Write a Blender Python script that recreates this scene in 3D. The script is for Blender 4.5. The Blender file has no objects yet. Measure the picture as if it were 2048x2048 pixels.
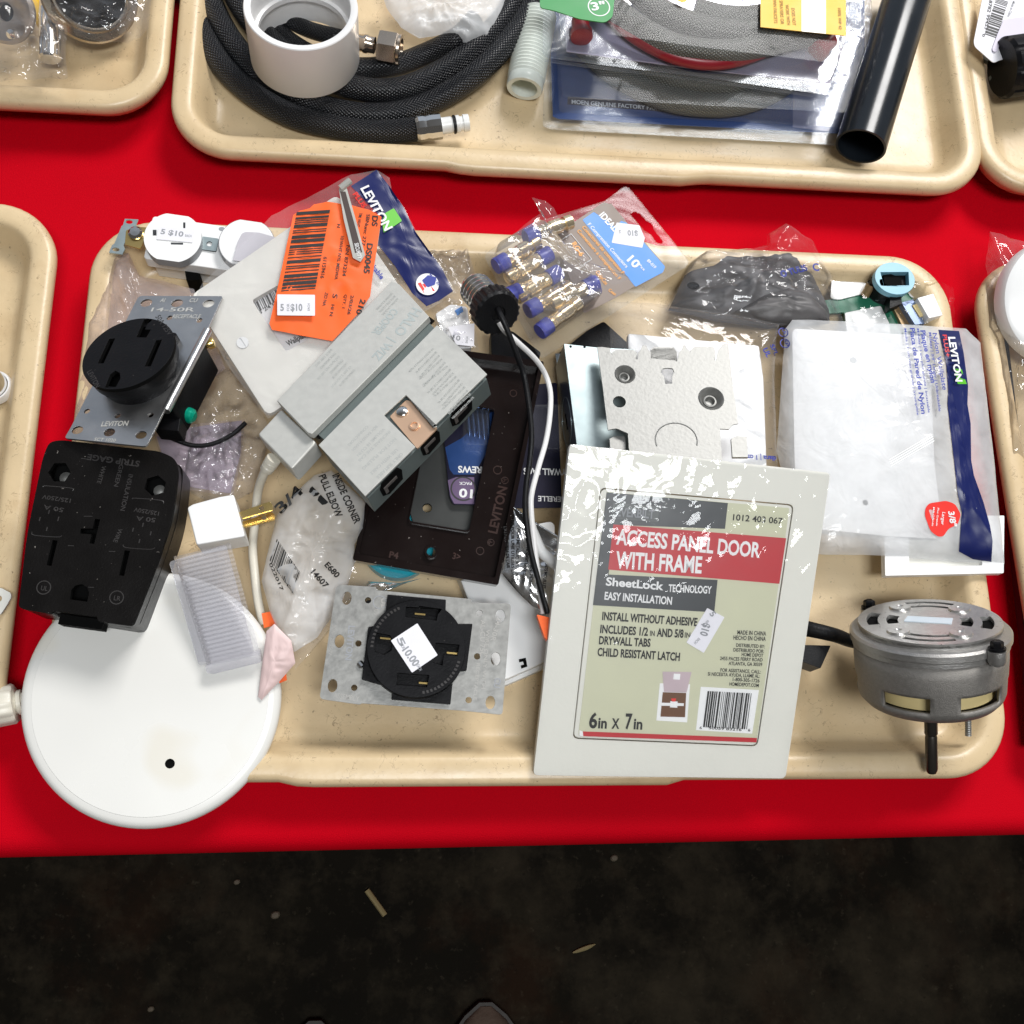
import bpy, bmesh, math, random
from math import sin, cos, pi, sqrt, atan2, radians, hypot
from mathutils import Vector as V, Matrix, noise
from mathutils.geometry import tessellate_polygon
from mathutils.bvhtree import BVHTree
random.seed(7)
S = 0.01                                   # all numbers below are centimetres
sc = bpy.context.scene
col = sc.collection
# ---------------------------------------------------------------- camera
FPX = 2190.0
RW = [V((0.99423502, 0.02036279, 0.10527146)), V((-0.00995341, -0.96003425, 0.27970551)), V((0.1067598, -0.27914082, -0.95429699))]
K_ = 56.0/66.0
CAM = V((22.57902902*K_, -3.18633863*K_, 2.4+(76.74131954-2.4)*K_))
cd = bpy.data.cameras.new('camera'); cam = bpy.data.objects.new('camera', cd); col.objects.link(cam)
Mx = Matrix(((RW[0][0], -RW[0][1], -RW[0][2]), (RW[1][0], -RW[1][1], -RW[1][2]), (RW[2][0], -RW[2][1], -RW[2][2]))).to_4x4()
Mx.translation = CAM*S
cam.matrix_world = Mx
cd.sensor_width = 36; cd.lens = 36*FPX/2048; cd.clip_start = 0.01; cd.clip_end = 100
sc.camera = cam
sc.render.resolution_x = sc.render.resolution_y = 1024
# ---------------------------------------------------------------- light
w = bpy.data.worlds.new('World'); sc.world = w; w.use_nodes = True
nt = w.node_tree; nt.nodes.clear()
ou = nt.nodes.new('ShaderNodeOutputWorld'); bg = nt.nodes.new('ShaderNodeBackground')
tc = nt.nodes.new('ShaderNodeTexCoord'); sx = nt.nodes.new('ShaderNodeSeparateXYZ'); rp = nt.nodes.new('ShaderNodeValToRGB')
nt.links.new(tc.outputs['Generated'], sx.inputs[0]); nt.links.new(sx.outputs[1], rp.inputs[0])
rp.color_ramp.elements[0].position = 0.0; rp.color_ramp.elements[0].color = (0.16, 0.15, 0.14, 1)
rp.color_ramp.elements[1].position = 0.9; rp.color_ramp.elements[1].color = (0.75, 0.85, 1.0, 1)
nt.links.new(rp.outputs[0], bg.inputs[0]); bg.inputs[1].default_value = 0.5
nt.links.new(bg.outputs[0], ou.inputs[0])
def area(name, loc, target, sx_, sy_, power, colr):
    l = bpy.data.lights.new(name, 'AREA'); l.shape = 'RECTANGLE'; l.size = sx_; l.size_y = sy_; l.energy = power; l.color = colr
    o = bpy.data.objects.new(name, l); col.objects.link(o); o.location = loc
    o.rotation_euler = (V(target)-V(loc)).to_track_quat('-Z', 'Y').to_euler(); return o
area('daylight_opening', (1.7, 2.6, 3.1), (0.3, 0.1, 0), 1.7, 1.0, 128, (1.0, 0.98, 0.96))
area('overhead_fill', (0.55, -0.8, 3.2), (0.3, 0.2, 0), 1.3, 0.6, 56, (0.95, 0.98, 1.0))  # added fill lamp, no real source; placed clear of reflections on flat surfaces
sc.view_settings.view_transform = 'Standard'; sc.view_settings.look = 'None'
sc.view_settings.exposure = 0.16; sc.view_settings.gamma = 1.0; sc.view_settings.use_curve_mapping = False
sc.render.engine = 'CYCLES'
sc.cycles.transparent_max_bounces = 24; sc.cycles.max_bounces = 8
# ---------------------------------------------------------------- pixels to points at a real height
CR = {'A':(0,400,3.864),'B':(400,320,3.513),'C':(900,340,3.513),'D':(1300,420,3.864),'E':(1548,420,3.864),'F':(0,850,3.513),
 'G':(480,800,3.116),'H':(1050,850,2.576),'I':(1548,850,3.864),'J':(1548,1150,3.864),'K':(0,1300,3.22),'L':(330,0,4.83),
 'M':(0,0,5.367),'N':(1080,0,2.927),'O':(1800,0,4.83),'P':(1848,450,2.415),'Q':(0,650,2.272),'R':(980,680,2.76),'S':(700,680,3.864),
 'T':(650,0,2.76),'U':(1348,0,2.76),'W':(0,0,1.0)}
def ray(c, x, y):
    a, b, s = CR[c]; x = a+x/s; y = b+y/s
    d = V(((x-1024)/FPX, (y-1024)/FPX, 1)); return V((RW[0].dot(d), RW[1].dot(d), RW[2].dot(d)))
def W(c, x, y, z):
    d = ray(c, x, y); return CAM + d*((z-CAM.z)/d.z)
class Fr:
    def __init__(s, c, o, ex, ey, ez): s.c, s.o, s.ex, s.ey, s.ez = c, o, ex, ey, ez
    def w(s, x, y, z=0): return s.o + s.ex*x + s.ey*y + s.ez*z
    def l(s, p):
        d = ray(s.c, *p); k = (s.o-CAM).dot(s.ez)/d.dot(s.ez); q = CAM + d*k - s.o
        return (q.dot(s.ex), q.dot(s.ey))
    def ls(s, pts): return [s.l(p) for p in pts]
    def n(s, p, k=10.0):
        a = s.l(p); b = s.l((p[0]+k, p[1])); d = s.l((p[0], p[1]+k))
        return sqrt(abs((b[0]-a[0])*(d[1]-a[1])-(b[1]-a[1])*(d[0]-a[0])))/k
    def at(s, c): return Fr(c, s.o, s.ex, s.ey, s.ez)
    def up(s, h): return Fr(s.c, s.o+s.ez*h, s.ex, s.ey, s.ez)
def fr(c, p0, z0, p1, z1, p2, z2):
    a, b, d = W(c, *p0, z0), W(c, *p1, z1), W(c, *p2, z2)
    ex = (b-a).normalized(); ez = ex.cross(d-a).normalized()
    if ez.z < 0: ez = -ez
    return Fr(c, a, ex, ez.cross(ex), ez)
def flat(c, p, z): return Fr(c, W(c, *p, z), V((1,0,0)), V((0,1,0)), V((0,0,1)))
def axfr(o, d, c='W', hint=None):
    d = d.normalized(); h = hint or (V((0,0,1)) if abs(d.z) < .9 else V((0,1,0)))
    ex = h.cross(d).normalized(); return Fr(c, o, ex, d.cross(ex), d)
# ---------------------------------------------------------------- materials
MT = {}
def nd(t, k, **a):
    n = t.nodes.new('ShaderNode'+k)
    for q, v in a.items():
        if q[0] == '_': n.inputs[int(q[1:])].default_value = v
        else: setattr(n, q, v)
    return n
def mat(name, c, rough=.5, metal=0, var=.06, vs=60, bump=.0, bs=400, spec=.5, speck=None, clear=0, aniso=0, stretch=None, trans=0, sub=0):
    if name in MT: return MT[name]
    m = bpy.data.materials.new(name); m.use_nodes = True; t = m.node_tree; b = t.nodes['Principled BSDF']; L = t.links.new
    b.inputs['Roughness'].default_value = rough; b.inputs['Metallic'].default_value = metal
    b.inputs['Specular IOR Level'].default_value = spec; b.inputs['Coat Weight'].default_value = clear; b.inputs['Coat Roughness'].default_value = .1
    if trans: b.inputs['Transmission Weight'].default_value = trans; b.inputs['IOR'].default_value = 1.2
    if sub: b.inputs['Subsurface Weight'].default_value = sub; b.inputs['Subsurface Radius'].default_value = (.003,.003,.003)
    tc = nd(t, 'TexCoord'); mp = nd(t, 'Mapping'); L(tc.outputs['Object'], mp.inputs[0])
    if stretch: mp.inputs['Scale'].default_value = stretch
    n1 = nd(t, 'TexNoise'); n1.inputs['Scale'].default_value = vs; n1.inputs['Detail'].default_value = 5; L(mp.outputs[0], n1.inputs['Vector'])
    mx = nd(t, 'Mix', data_type='RGBA'); mx.inputs[6].default_value = (*[max(0, x*(1-2*var)) for x in c], 1); mx.inputs[7].default_value = (*[min(1, x*(1+2*var)) for x in c], 1)
    L(n1.outputs['Fac'], mx.inputs[0]); last = mx.outputs[2]
    if speck:
        sc_, thr, cc = speck
        n2 = nd(t, 'TexNoise'); n2.inputs['Scale'].default_value = sc_; n2.inputs['Detail'].default_value = 2; L(mp.outputs[0], n2.inputs['Vector'])
        r2 = nd(t, 'ValToRGB'); r2.color_ramp.elements[0].position = thr; r2.color_ramp.elements[1].position = min(1, thr+.06); L(n2.outputs['Fac'], r2.inputs[0])
        m2 = nd(t, 'Mix', data_type='RGBA'); L(r2.outputs[0], m2.inputs[0]); L(last, m2.inputs[6]); m2.inputs[7].default_value = (*cc, 1); last = m2.outputs[2]
    L(last, b.inputs['Base Color'])
    rm = nd(t, 'MapRange'); rm.inputs['To Min'].default_value = max(0, rough-.08); rm.inputs['To Max'].default_value = min(1, rough+.1)
    L(n1.outputs['Fac'], rm.inputs['Value']); L(rm.outputs[0], b.inputs['Roughness'])
    if bump:
        n3 = nd(t, 'TexNoise'); n3.inputs['Scale'].default_value = bs; n3.inputs['Detail'].default_value = 3; L(mp.outputs[0], n3.inputs['Vector'])
        bp = nd(t, 'Bump'); bp.inputs['Strength'].default_value = bump; bp.inputs['Distance'].default_value = .001; L(n3.outputs['Fac'], bp.inputs['Height']); L(bp.outputs[0], b.inputs['Normal'])
    MT[name] = m; return m
def film(name, tint=(.97,.97,.98), haze=.06, hazec=(.9,.9,.93), gl=.10, rough=.07, bump=.5, bs=55, ribs=None):
    m = bpy.data.materials.new(name); m.use_nodes = True; t = m.node_tree; L = t.links.new; t.nodes.clear()
    o = nd(t, 'OutputMaterial'); tr = nd(t, 'BsdfTransparent'); tr.inputs[0].default_value = (*tint, 1)
    df = nd(t, 'BsdfDiffuse'); df.inputs[0].default_value = (*hazec, 1); tl = nd(t, 'BsdfTranslucent'); tl.inputs[0].default_value = (*hazec, 1)
    ad = nd(t, 'MixShader'); ad.inputs[0].default_value = .15
    L(df.outputs[0], ad.inputs[1]); L(tl.outputs[0], ad.inputs[2])
    g = nd(t, 'BsdfGlossy'); g.inputs['Roughness'].default_value = rough; g.inputs[0].default_value = (1,1,1,1)
    tc = nd(t, 'TexCoord'); n = nd(t, 'TexNoise'); n.inputs['Scale'].default_value = bs; n.inputs['Detail'].default_value = 2.5; n.inputs['Distortion'].default_value = 1.6
    L(tc.outputs['Object'], n.inputs['Vector']); h = n.outputs['Fac']
    bp = nd(t, 'Bump'); bp.inputs['Strength'].default_value = bump; bp.inputs['Distance'].default_value = .0018; L(h, bp.inputs['Height'])
    lw = nd(t, 'Fresnel'); lw.inputs['IOR'].default_value = 1.45; L(bp.outputs[0], lw.inputs['Normal']); L(bp.outputs[0], g.inputs['Normal']); L(bp.outputs[0], df.inputs['Normal'])
    ml = nd(t, 'Math', operation='MULTIPLY_ADD'); ml.inputs[1].default_value = gl*5; ml.inputs[2].default_value = 0; ml.use_clamp = True; L(lw.outputs[0], ml.inputs[0])
    n2 = nd(t, 'TexNoise'); n2.inputs['Scale'].default_value = 40; n2.inputs['Detail'].default_value = 3; L(tc.outputs['Object'], n2.inputs['Vector'])
    mr = nd(t, 'MapRange'); mr.inputs['To Min'].default_value = haze*.4; mr.inputs['To Max'].default_value = min(1, haze*1.6); L(n2.outputs['Fac'], mr.inputs['Value'])
    a = nd(t, 'MixShader'); L(mr.outputs[0], a.inputs[0]); L(tr.outputs[0], a.inputs[1]); L(ad.outputs[0], a.inputs[2])
    b = nd(t, 'MixShader'); L(ml.outputs[0], b.inputs[0]); L(a.outputs[0], b.inputs[1]); L(g.outputs[0], b.inputs[2]); L(b.outputs[0], o.inputs[0])
    MT[name] = m; return m
def braid(name, c1, c2, sc_=260, rough=.4, metal=0):
    m = mat(name, c1, rough, metal, .1, 200); t = m.node_tree; L = t.links.new; b = t.nodes['Principled BSDF']
    uv = nd(t, 'UVMap'); mp = nd(t, 'Mapping'); mp.inputs['Scale'].default_value = (1, 1, 1); L(uv.outputs[0], mp.inputs[0])
    ws = []
    for a in (.6, -.6):
        m2 = nd(t, 'Mapping'); m2.inputs['Rotation'].default_value = (0, 0, a); L(mp.outputs[0], m2.inputs[0])
        wv = nd(t, 'TexWave'); wv.inputs['Scale'].default_value = 1.9; L(m2.outputs[0], wv.inputs['Vector']); ws.append(wv)
    mm = nd(t, 'Math', operation='MULTIPLY'); L(ws[0].outputs['Fac'], mm.inputs[0]); L(ws[1].outputs['Fac'], mm.inputs[1])
    mx = nd(t, 'Mix', data_type='RGBA'); mx.inputs[6].default_value = (*c1, 1); mx.inputs[7].default_value = (*c2, 1); L(mm.outputs[0], mx.inputs[0]); L(mx.outputs[2], b.inputs['Base Color'])
    bp = nd(t, 'Bump'); bp.inputs['Strength'].default_value = .8; bp.inputs['Distance'].default_value = .0012; L(mm.outputs[0], bp.inputs['Height']); L(bp.outputs[0], b.inputs['Normal'])
    return m
def tray_mat():
    m = mat('tray_fibreglass', (.67,.515,.31), .33, 0, .07, 45, .12, 300); t = m.node_tree; L = t.links.new; b = t.nodes['Principled BSDF']
    src = b.inputs['Base Color'].links[0].from_socket; tc = nd(t, 'TexCoord'); last = src
    def layer(scale, lo, hi, cc, k, dist=0, feat=None):
        nonlocal last
        n = nd(t, 'TexNoise'); n.inputs['Scale'].default_value = scale; n.inputs['Detail'].default_value = 3; n.inputs['Distortion'].default_value = dist; L(tc.outputs['Object'], n.inputs['Vector'])
        r = nd(t, 'ValToRGB'); e = r.color_ramp.elements
        if feat: # thin line where noise crosses .5 : loose fibres in the resin
            e[0].position = .5-lo; e[0].color = (0,0,0,1); e[1].position = .5; e[1].color = (1,1,1,1); x = e.new(.5+lo); x.color = (0,0,0,1)
        else: e[0].position = lo; e[1].position = hi
        L(n.outputs['Fac'], r.inputs[0]); f = nd(t, 'Math', operation='MULTIPLY'); f.inputs[1].default_value = k; L(r.outputs[0], f.inputs[0])
        if feat:
            n9 = nd(t, 'TexNoise'); n9.inputs['Scale'].default_value = feat; L(tc.outputs['Object'], n9.inputs['Vector'])
            r9 = nd(t, 'ValToRGB'); r9.color_ramp.elements[0].position = .56; r9.color_ramp.elements[1].position = .63; L(n9.outputs['Fac'], r9.inputs[0])
            g = nd(t, 'Math', operation='MULTIPLY'); L(f.outputs[0], g.inputs[0]); L(r9.outputs[0], g.inputs[1]); f = g
        m2 = nd(t, 'Mix', data_type='RGBA'); L(f.outputs[0], m2.inputs[0]); L(last, m2.inputs[6]); m2.inputs[7].default_value = (*cc, 1); last = m2.outputs[2]
    layer(120, .012, 0, (.22,.14,.08), .75, 1.0, 90)
    layer(210, .014, 0, (.18,.12,.07), .6, .6, 150)
    layer(14, .48, .75, (.50,.33,.16), .45)
    layer(34, .58, .72, (.46,.31,.16), .35)
    layer(420, .69, .75, (.16,.11,.07), .7)
    layer(7, .60, .72, (.74,.63,.44), .4)
    L(last, b.inputs['Base Color']); return m
tray_m = tray_mat()
def floor_mat():
    m = mat('worn_shaded_concrete', (.008,.007,.0046), .8, 0, .3, 14, .3, 60, .08); t = m.node_tree; L = t.links.new; b = t.nodes['Principled BSDF']  # worn blotchy concrete; shade under the table is put into the near-black base
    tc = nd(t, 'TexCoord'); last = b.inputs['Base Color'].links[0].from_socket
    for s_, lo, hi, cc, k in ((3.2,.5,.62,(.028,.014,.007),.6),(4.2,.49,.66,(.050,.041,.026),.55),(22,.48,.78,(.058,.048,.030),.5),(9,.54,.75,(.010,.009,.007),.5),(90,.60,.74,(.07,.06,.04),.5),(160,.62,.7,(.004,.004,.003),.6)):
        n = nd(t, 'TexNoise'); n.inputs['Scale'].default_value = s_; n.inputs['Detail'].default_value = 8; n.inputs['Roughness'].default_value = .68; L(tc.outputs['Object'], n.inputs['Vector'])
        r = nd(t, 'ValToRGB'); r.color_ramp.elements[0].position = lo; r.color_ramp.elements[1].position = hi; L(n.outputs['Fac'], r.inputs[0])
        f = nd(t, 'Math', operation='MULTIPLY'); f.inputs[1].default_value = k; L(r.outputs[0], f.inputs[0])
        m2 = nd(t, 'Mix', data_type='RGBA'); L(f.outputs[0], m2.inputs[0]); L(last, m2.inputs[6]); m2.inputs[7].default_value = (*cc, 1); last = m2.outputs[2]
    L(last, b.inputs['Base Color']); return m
m_floor = floor_mat()
red = mat('red_tablecloth', (.54,.0,.008), .8, 0, .10, 6, .35, 1600, .06, speck=(300,.79,(.30,0,.003)))
blk = mat('black_plastic', (.006,.006,.007), .36, 0, .2, 90, .12, 700, .14, speck=(500,.74,(.12,.11,.1)))
blk2 = mat('black_rubber', (.006,.006,.007), .42, 0, .2, 90, .2, 900, .25)
deep = mat('dark_cavity', (.003,.003,.003), .8, 0, .1, 50, spec=.1)
brn = mat('brown_plastic', (.011,.007,.0065), .14, 0, .1, 60, .04, 300, .2, speck=(420,.73,(.25,.22,.2)))
brnt = mat('dark_brown_box', (.0055,.0048,.0045), .3, 0, .15, 70, .15, 900, .16, speck=(520,.73,(.22,.2,.18)))
wht = mat('white_plastic', (.86,.86,.85), .3, 0, .02, 30)
whm = mat('white_painted_metal', (.80,.79,.75), .25, 0, .04, 9, .03, 60, speck=(14,.60,(.78,.75,.67)))
ivo = mat('ivory_plastic', (.70,.66,.56), .35, 0, .03, 30)
pan = mat('off_white_panel', (.74,.73,.67), .42, 0, .02, 30, .06, 500)
pol = mat('satin_motor_cover', (.52,.51,.49), .3, .8, .1, 300, .2, 900)
galv = mat('galvanised_steel', (.28,.278,.265), .45, .6, .2, 230, .1, 500)
steel = mat('stamped_steel', (.50,.50,.50), .33, .95, .1, 90, .08, 500)
zinc = mat('zinc_blue_steel', (.42,.50,.51), .35, .8, .08, 120)
halo = mat('painted_steel_box', (.60,.595,.555), .42, .3, .05, 240, .05, 600)
chrome = mat('chrome', (.75,.74,.72), .12, 1, .03, 60)
brass = mat('brass', (.80,.58,.22), .25, 1, .06, 60)
copper = mat('copper_coloured_plate', (.82,.54,.36), .3, .6, .05, 60)
alu = mat('cast_aluminium', (.36,.35,.335), .38, .75, .08, 400, .3, 1500)
aluD = mat('cast_aluminium_rough', (.27,.255,.235), .55, .6, .12, 500, .4, 1800)
blue = mat('navy_print', (.006,.012,.095), .3, 0, .12, 40); 
grn = mat('green_print', (.12,.52,.03), .4); redp = mat('red_print', (.75,.03,.02), .4, 0, .04)
wp = mat('white_print', (.85,.85,.85), .5, 0, .02); bp_ = mat('black_print', (.015,.015,.015), .5); gp = mat('grey_print', (.30,.31,.33), .5)
bpb = mat('blue_print', (.03,.05,.33), .5)
orange = mat('orange_label_paper', (.95,.13,.01), .5, 0, .03, 30, .05, 60)
paper = mat('white_sticker_paper', (.80,.79,.83), .6, 0, .03, 60)
khaki = mat('khaki_label_print', (.60,.60,.44), .4, 0, .02); lred = mat('crimson_label_print', (.52,.02,.03), .4, 0, .03); lblk = mat('charcoal_label_print', (.025,.03,.035), .35, 0, .1)
green_t = mat('green_screw_paint', (.0,.35,.22), .25, .4)
pcb = mat('circuit_board_green', (.01,.14,.075), .35, 0, .1, 120)
lblue = mat('pale_blue_plastic', (.22,.48,.60), .35)
teal = mat('teal_plastic', (.01,.35,.45), .3)
cream = mat('cream_paper_insulation', (.72,.58,.28), .55, 0, .06, 100)
foil = mat('silver_foil', (.8,.8,.8), .22, 1, .08, 60, .5, 90)
pvcw = mat('white_pvc', (.82,.81,.80), .3, 0, .02, 40, sub=.05); pvct = mat('translucent_pvc', (.70,.74,.68), .3, 0, .04, 60)
purple = mat('dark_purple_card', (.010,.009,.026), .35, 0, .2, 40, spec=.2); mauve = mat('mauve_print', (.13,.08,.17), .4)
smoke = mat('smoked_grey_plate', (.06,.062,.06), .2, 0, .2, 40, spec=.2)
yel = mat('yellow_card', (.88,.52,.03), .45, 0, .03); gcard = mat('green_card', (.02,.28,.06), .4, 0, .04); sky = mat('sky_blue_card', (.05,.25,.68), .4, 0, .04); brc = mat('taupe_card', (.20,.15,.12), .4, 0, .05)
orgp = mat('orange_print', (.95,.40,.08), .5); ncard = mat('blue_blister_card', (.02,.06,.22), .3, 0, .1, 20); lil = mat('pale_lilac_card', (.42,.38,.50), .4, 0, .06)
dred = mat('dark_red_rubber', (.28,.01,.02), .35)
pinkp = mat('pale_pink_paper', (.80,.60,.58), .5, 0, .06)
lilp = mat('lilac_leaflet_paper', (.42,.36,.42), .5, 0, .05)
shoe_m = mat('brown_leather', (.13,.105,.08), .45, 0, .2, 60, .5, 300)
straw_m = mat('dry_straw', (.27,.22,.10), .7); 
clear = film('clear_poly_film', haze=.05, gl=.17, bump=.75, bs=32, rough=.07)
clearb = film('glossy_blister_bubble', haze=.05, gl=.13, rough=.06, bump=.5, bs=25)
soft = film('smooth_poly_film', haze=.10, hazec=(.95,.95,.95), gl=.09, bump=.5, bs=30, rough=.12)
clear2 = film('clear_stiff_blister', tint=(.96,.97,.98), haze=.03, gl=.04, rough=.13, bump=.5, bs=18)
milky = film('milky_poly_film', haze=.48, hazec=(.96,.97,.98), gl=.10, rough=.13, bump=.7, bs=45)
pinky = film('pinkish_clear_film', tint=(.96,.92,.93), haze=.14, hazec=(.85,.80,.82), gl=.11, bump=.9, bs=55)
shrink = film('shrink_wrap_film', tint=(1,1,1), haze=.0, gl=.14, rough=.05, bump=.3, bs=40)
acry = film('ribbed_clear_acrylic', tint=(.93,.93,.95), haze=.22, hazec=(.86,.85,.88), gl=.14, rough=.12, bump=.05)
# ---------------------------------------------------------------- mesh builder
FC = {}
def glyphs(s, bold=.012):
    if (s, bold) in FC: return FC[(s, bold)]
    c = bpy.data.curves.new('t', 'FONT'); c.body = s; c.size = 1; c.resolution_u = 3; c.offset = bold
    o = bpy.data.objects.new('t', c); me = bpy.data.meshes.new_from_object(o)
    vs = [(v.co.x, v.co.y) for v in me.vertices]; fs = [tuple(p.vertices) for p in me.polygons]
    bpy.data.objects.remove(o); bpy.data.curves.remove(c); bpy.data.meshes.remove(me)
    if not vs: vs = [(0,0)]
    x0 = min(v[0] for v in vs); x1 = max(v[0] for v in vs)
    FC[(s, bold)] = ([(v[0]-x0, v[1]) for v in vs], fs, max(.01, x1-x0)); return FC[(s, bold)]
def rpoly(pts, r, k=4):
    out = []; n = len(pts)
    for i in range(n):
        rr = r[i] if isinstance(r, (list, tuple)) else r
        a, p, b = V(pts[i-1]), V(pts[i]), V(pts[(i+1) % n])
        u = (a-p); w_ = (b-p); rr = min(rr, u.length*.49, w_.length*.49)
        if rr <= 1e-4: out.append(tuple(p)); continue
        s_, e = p+u.normalized()*rr, p+w_.normalized()*rr
        for j in range(k+1):
            t = j/k; q = s_*(1-t)**2 + p*(2*t*(1-t)) + e*t*t; out.append((q.x, q.y))
    return out
def circ(c, r, n=24, ry=None): return [(c[0]+r*cos(2*pi*i/n), c[1]+(ry or r)*sin(2*pi*i/n)) for i in range(n)]
def rect(x0, y0, x1, y1): return [(x0,y0),(x1,y0),(x1,y1),(x0,y1)]
def orient(p):
    a = sum(p[i-1][0]*p[i][1]-p[i][0]*p[i-1][1] for i in range(len(p))); return p if a > 0 else p[::-1]
def crs(pts, k=8):
    out = []
    for i in range(len(pts)-1):
        p0 = pts[max(i-1,0)]; p1 = pts[i]; p2 = pts[i+1]; p3 = pts[min(i+2,len(pts)-1)]
        for j in range(k):
            t = j/k; out.append((p1*2+(p2-p0)*t+(p0*2-p1*5+p2*4-p3)*t*t+(p1*3-p0-p2*3+p3)*t**3)*.5)
    out.append(pts[-1].copy()); return out
class MB:
    def __init__(s): s.v = []; s.f = []; s.m = []; s.mats = []; s.uv = {}
    def mi(s, m):
        if m not in s.mats: s.mats.append(m)
        return s.mats.index(m)
    def add(s, vs, fs, m, uvs=None):
        o = len(s.v); s.v += [V(v) for v in vs]; i = s.mi(m)
        for q, f in enumerate(fs):
            if uvs: s.uv[len(s.f)] = uvs[q]
            s.f.append([a+o for a in f]); s.m.append(i)
        return s
    def plate(s, F, outer, z0, z1, m, holes=(), wm=None, bottom=True):
        loops = [orient(outer)] + [orient(h)[::-1] for h in holes]
        tri = tessellate_polygon([[V((p[0], p[1], 0)) for p in l] for l in loops]); flatp = [p for l in loops for p in l]; n = len(flatp)
        def up(t): 
            a, b, c = (flatp[i] for i in t); return t if (b[0]-a[0])*(c[1]-a[1])-(b[1]-a[1])*(c[0]-a[0]) > 0 else t[::-1]
        tri = [up(tuple(t)) for t in tri]
        if not holes: tops = [tuple(range(n))]
        else: tops = tri
        vs = [F.w(p[0], p[1], z1) for p in flatp]
        if z0 is None: return s.add(vs, tops, m)
        vs += [F.w(p[0], p[1], z0) for p in flatp]
        fs = list(tops); 
        if bottom: fs += [tuple(i+n for i in t[::-1]) for t in tops]
        s.add(vs, fs, m); o = 0; sd = []
        for l in loops:
            k = len(l)
            for i in range(k):
                a, b = o+i, o+(i+1) % k; sd.append((a, a+n, b+n, b))
            o += k
        base = len(s.v)-len(vs); i = s.mi(wm or m)
        for f in sd: s.f.append([a+base for a in f]); s.m.append(i)
        return s
    def box(s, F, x0, y0, z0, x1, y1, z1, m): return s.plate(F, rect(x0,y0,x1,y1), z0, z1, m)
    def poly(s, F, pts, z, m): return s.plate(F, pts, None, z, m)
    def lathe(s, F, prof, m, n=32, a0=0, a1=2*pi, wob=None):
        full = abs(a1-a0-2*pi) < 1e-6; k = n if full else n+1; vs = []
        for r, z in prof:
            for i in range(k):
                a = a0+(a1-a0)*i/n; rr = wob(a, r, z) if wob else r; vs.append(F.w(rr*cos(a), rr*sin(a), z))
        fs = []
        for j in range(len(prof)-1):
            for i in range(n):
                b = (i+1) % k; fs.append((j*k+i, j*k+b, (j+1)*k+b, (j+1)*k+i))
        return s.add(vs, fs, m)
    def tube(s, pts, r, m, n=10, k=6, cap=True, rf=None):
        P = crs([V(p) for p in pts], k) if k > 1 else [V(p) for p in pts]; vs = []; fs = []; uv = []
        t = (P[1]-P[0]).normalized(); nrm = t.orthogonal().normalized(); dist = [0]
        for i, p in enumerate(P):
            t2 = (P[min(i+1,len(P)-1)]-P[max(i-1,0)]).normalized(); nrm = (nrm-t2*nrm.dot(t2)).normalized(); b = t2.cross(nrm)
            if i: dist.append(dist[-1]+(p-P[i-1]).length)
            rr = rf(i/(len(P)-1)) if rf else r
            for j in range(n): a = 2*pi*j/n; vs.append(p+nrm*(rr*cos(a))+b*(rr*sin(a)))
        for i in range(len(P)-1):
            for j in range(n):
                c = (j+1) % n; fs.append((i*n+j, i*n+c, (i+1)*n+c, (i+1)*n+j))
                u = 2*pi*r/n; uv.append([(j*u, dist[i]), ((j+1)*u, dist[i]), ((j+1)*u, dist[i+1]), (j*u, dist[i+1])])
        if cap:
            fs += [tuple(range(n))[::-1], tuple((len(P)-1)*n+j for j in range(n))]; uv += [[(0,0)]*n]*2
        return s.add(vs, fs, m, uv)
    def text(s, F, t, a, b, h, m, z=.02, fitw=True, center=False):
        g, fs, wd = glyphs(t, .03 if h >= 36 else .014); la, lb = V(F.l(a)), V(F.l(b)); d = lb-la; ux = d.normalized(); uy = V((-ux.y, ux.x))
        sy = h*F.n(a)/.72; sx_ = d.length/wd if fitw else sy; o = la + (ux*((d.length-wd*sx_)/2) if center else V((0,0)))
        vs = []
        for x, y in g:
            q = o+ux*(x*sx_)+uy*(y*sy); vs.append(F.w(q.x, q.y, z))
        f2 = []
        for f in fs:
            f2.append(f)
        return s.add(vs, f2, m)
    def bars(s, F, a, b, d, m, z=.02, n=40, seed=1, fill=.55):
        rnd = random.Random(seed); A, B, D = V(F.l(a)), V(F.l(b)), V(F.l(d)); t = 0; seg = []
        while t < 1:
            w1 = rnd.choice((1,1,2,3))/(n*1.6); g = rnd.choice((1,1,2))/(n*1.6); seg.append((t, min(1, t+w1))); t += w1+g
        for t0, t1 in seg:
            q = [A+(B-A)*t0, A+(B-A)*t1, A+(B-A)*t1+(D-A), A+(B-A)*t0+(D-A)]; s.poly(F, [tuple(x) for x in orient([tuple(x) for x in q])], z, m)
        return s
    def px(s, F, pts, z0, z1, m, r=0, holes=(), wm=None):
        return s.plate(F, rpoly(F.ls(pts), r) if r else F.ls(pts), z0, z1, m, holes, wm)
    def drape(s, bvh, off, start=0):
        for i in range(start, len(s.v)):
            p = s.v[i]; d = (p-CAM).normalized(); h = bvh.ray_cast(CAM, d)
            if h[0] is not None: s.v[i] = h[0]-d*off
        return s
    def bvh(s): return BVHTree.FromPolygons([tuple(v) for v in s.v], s.f)
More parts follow.
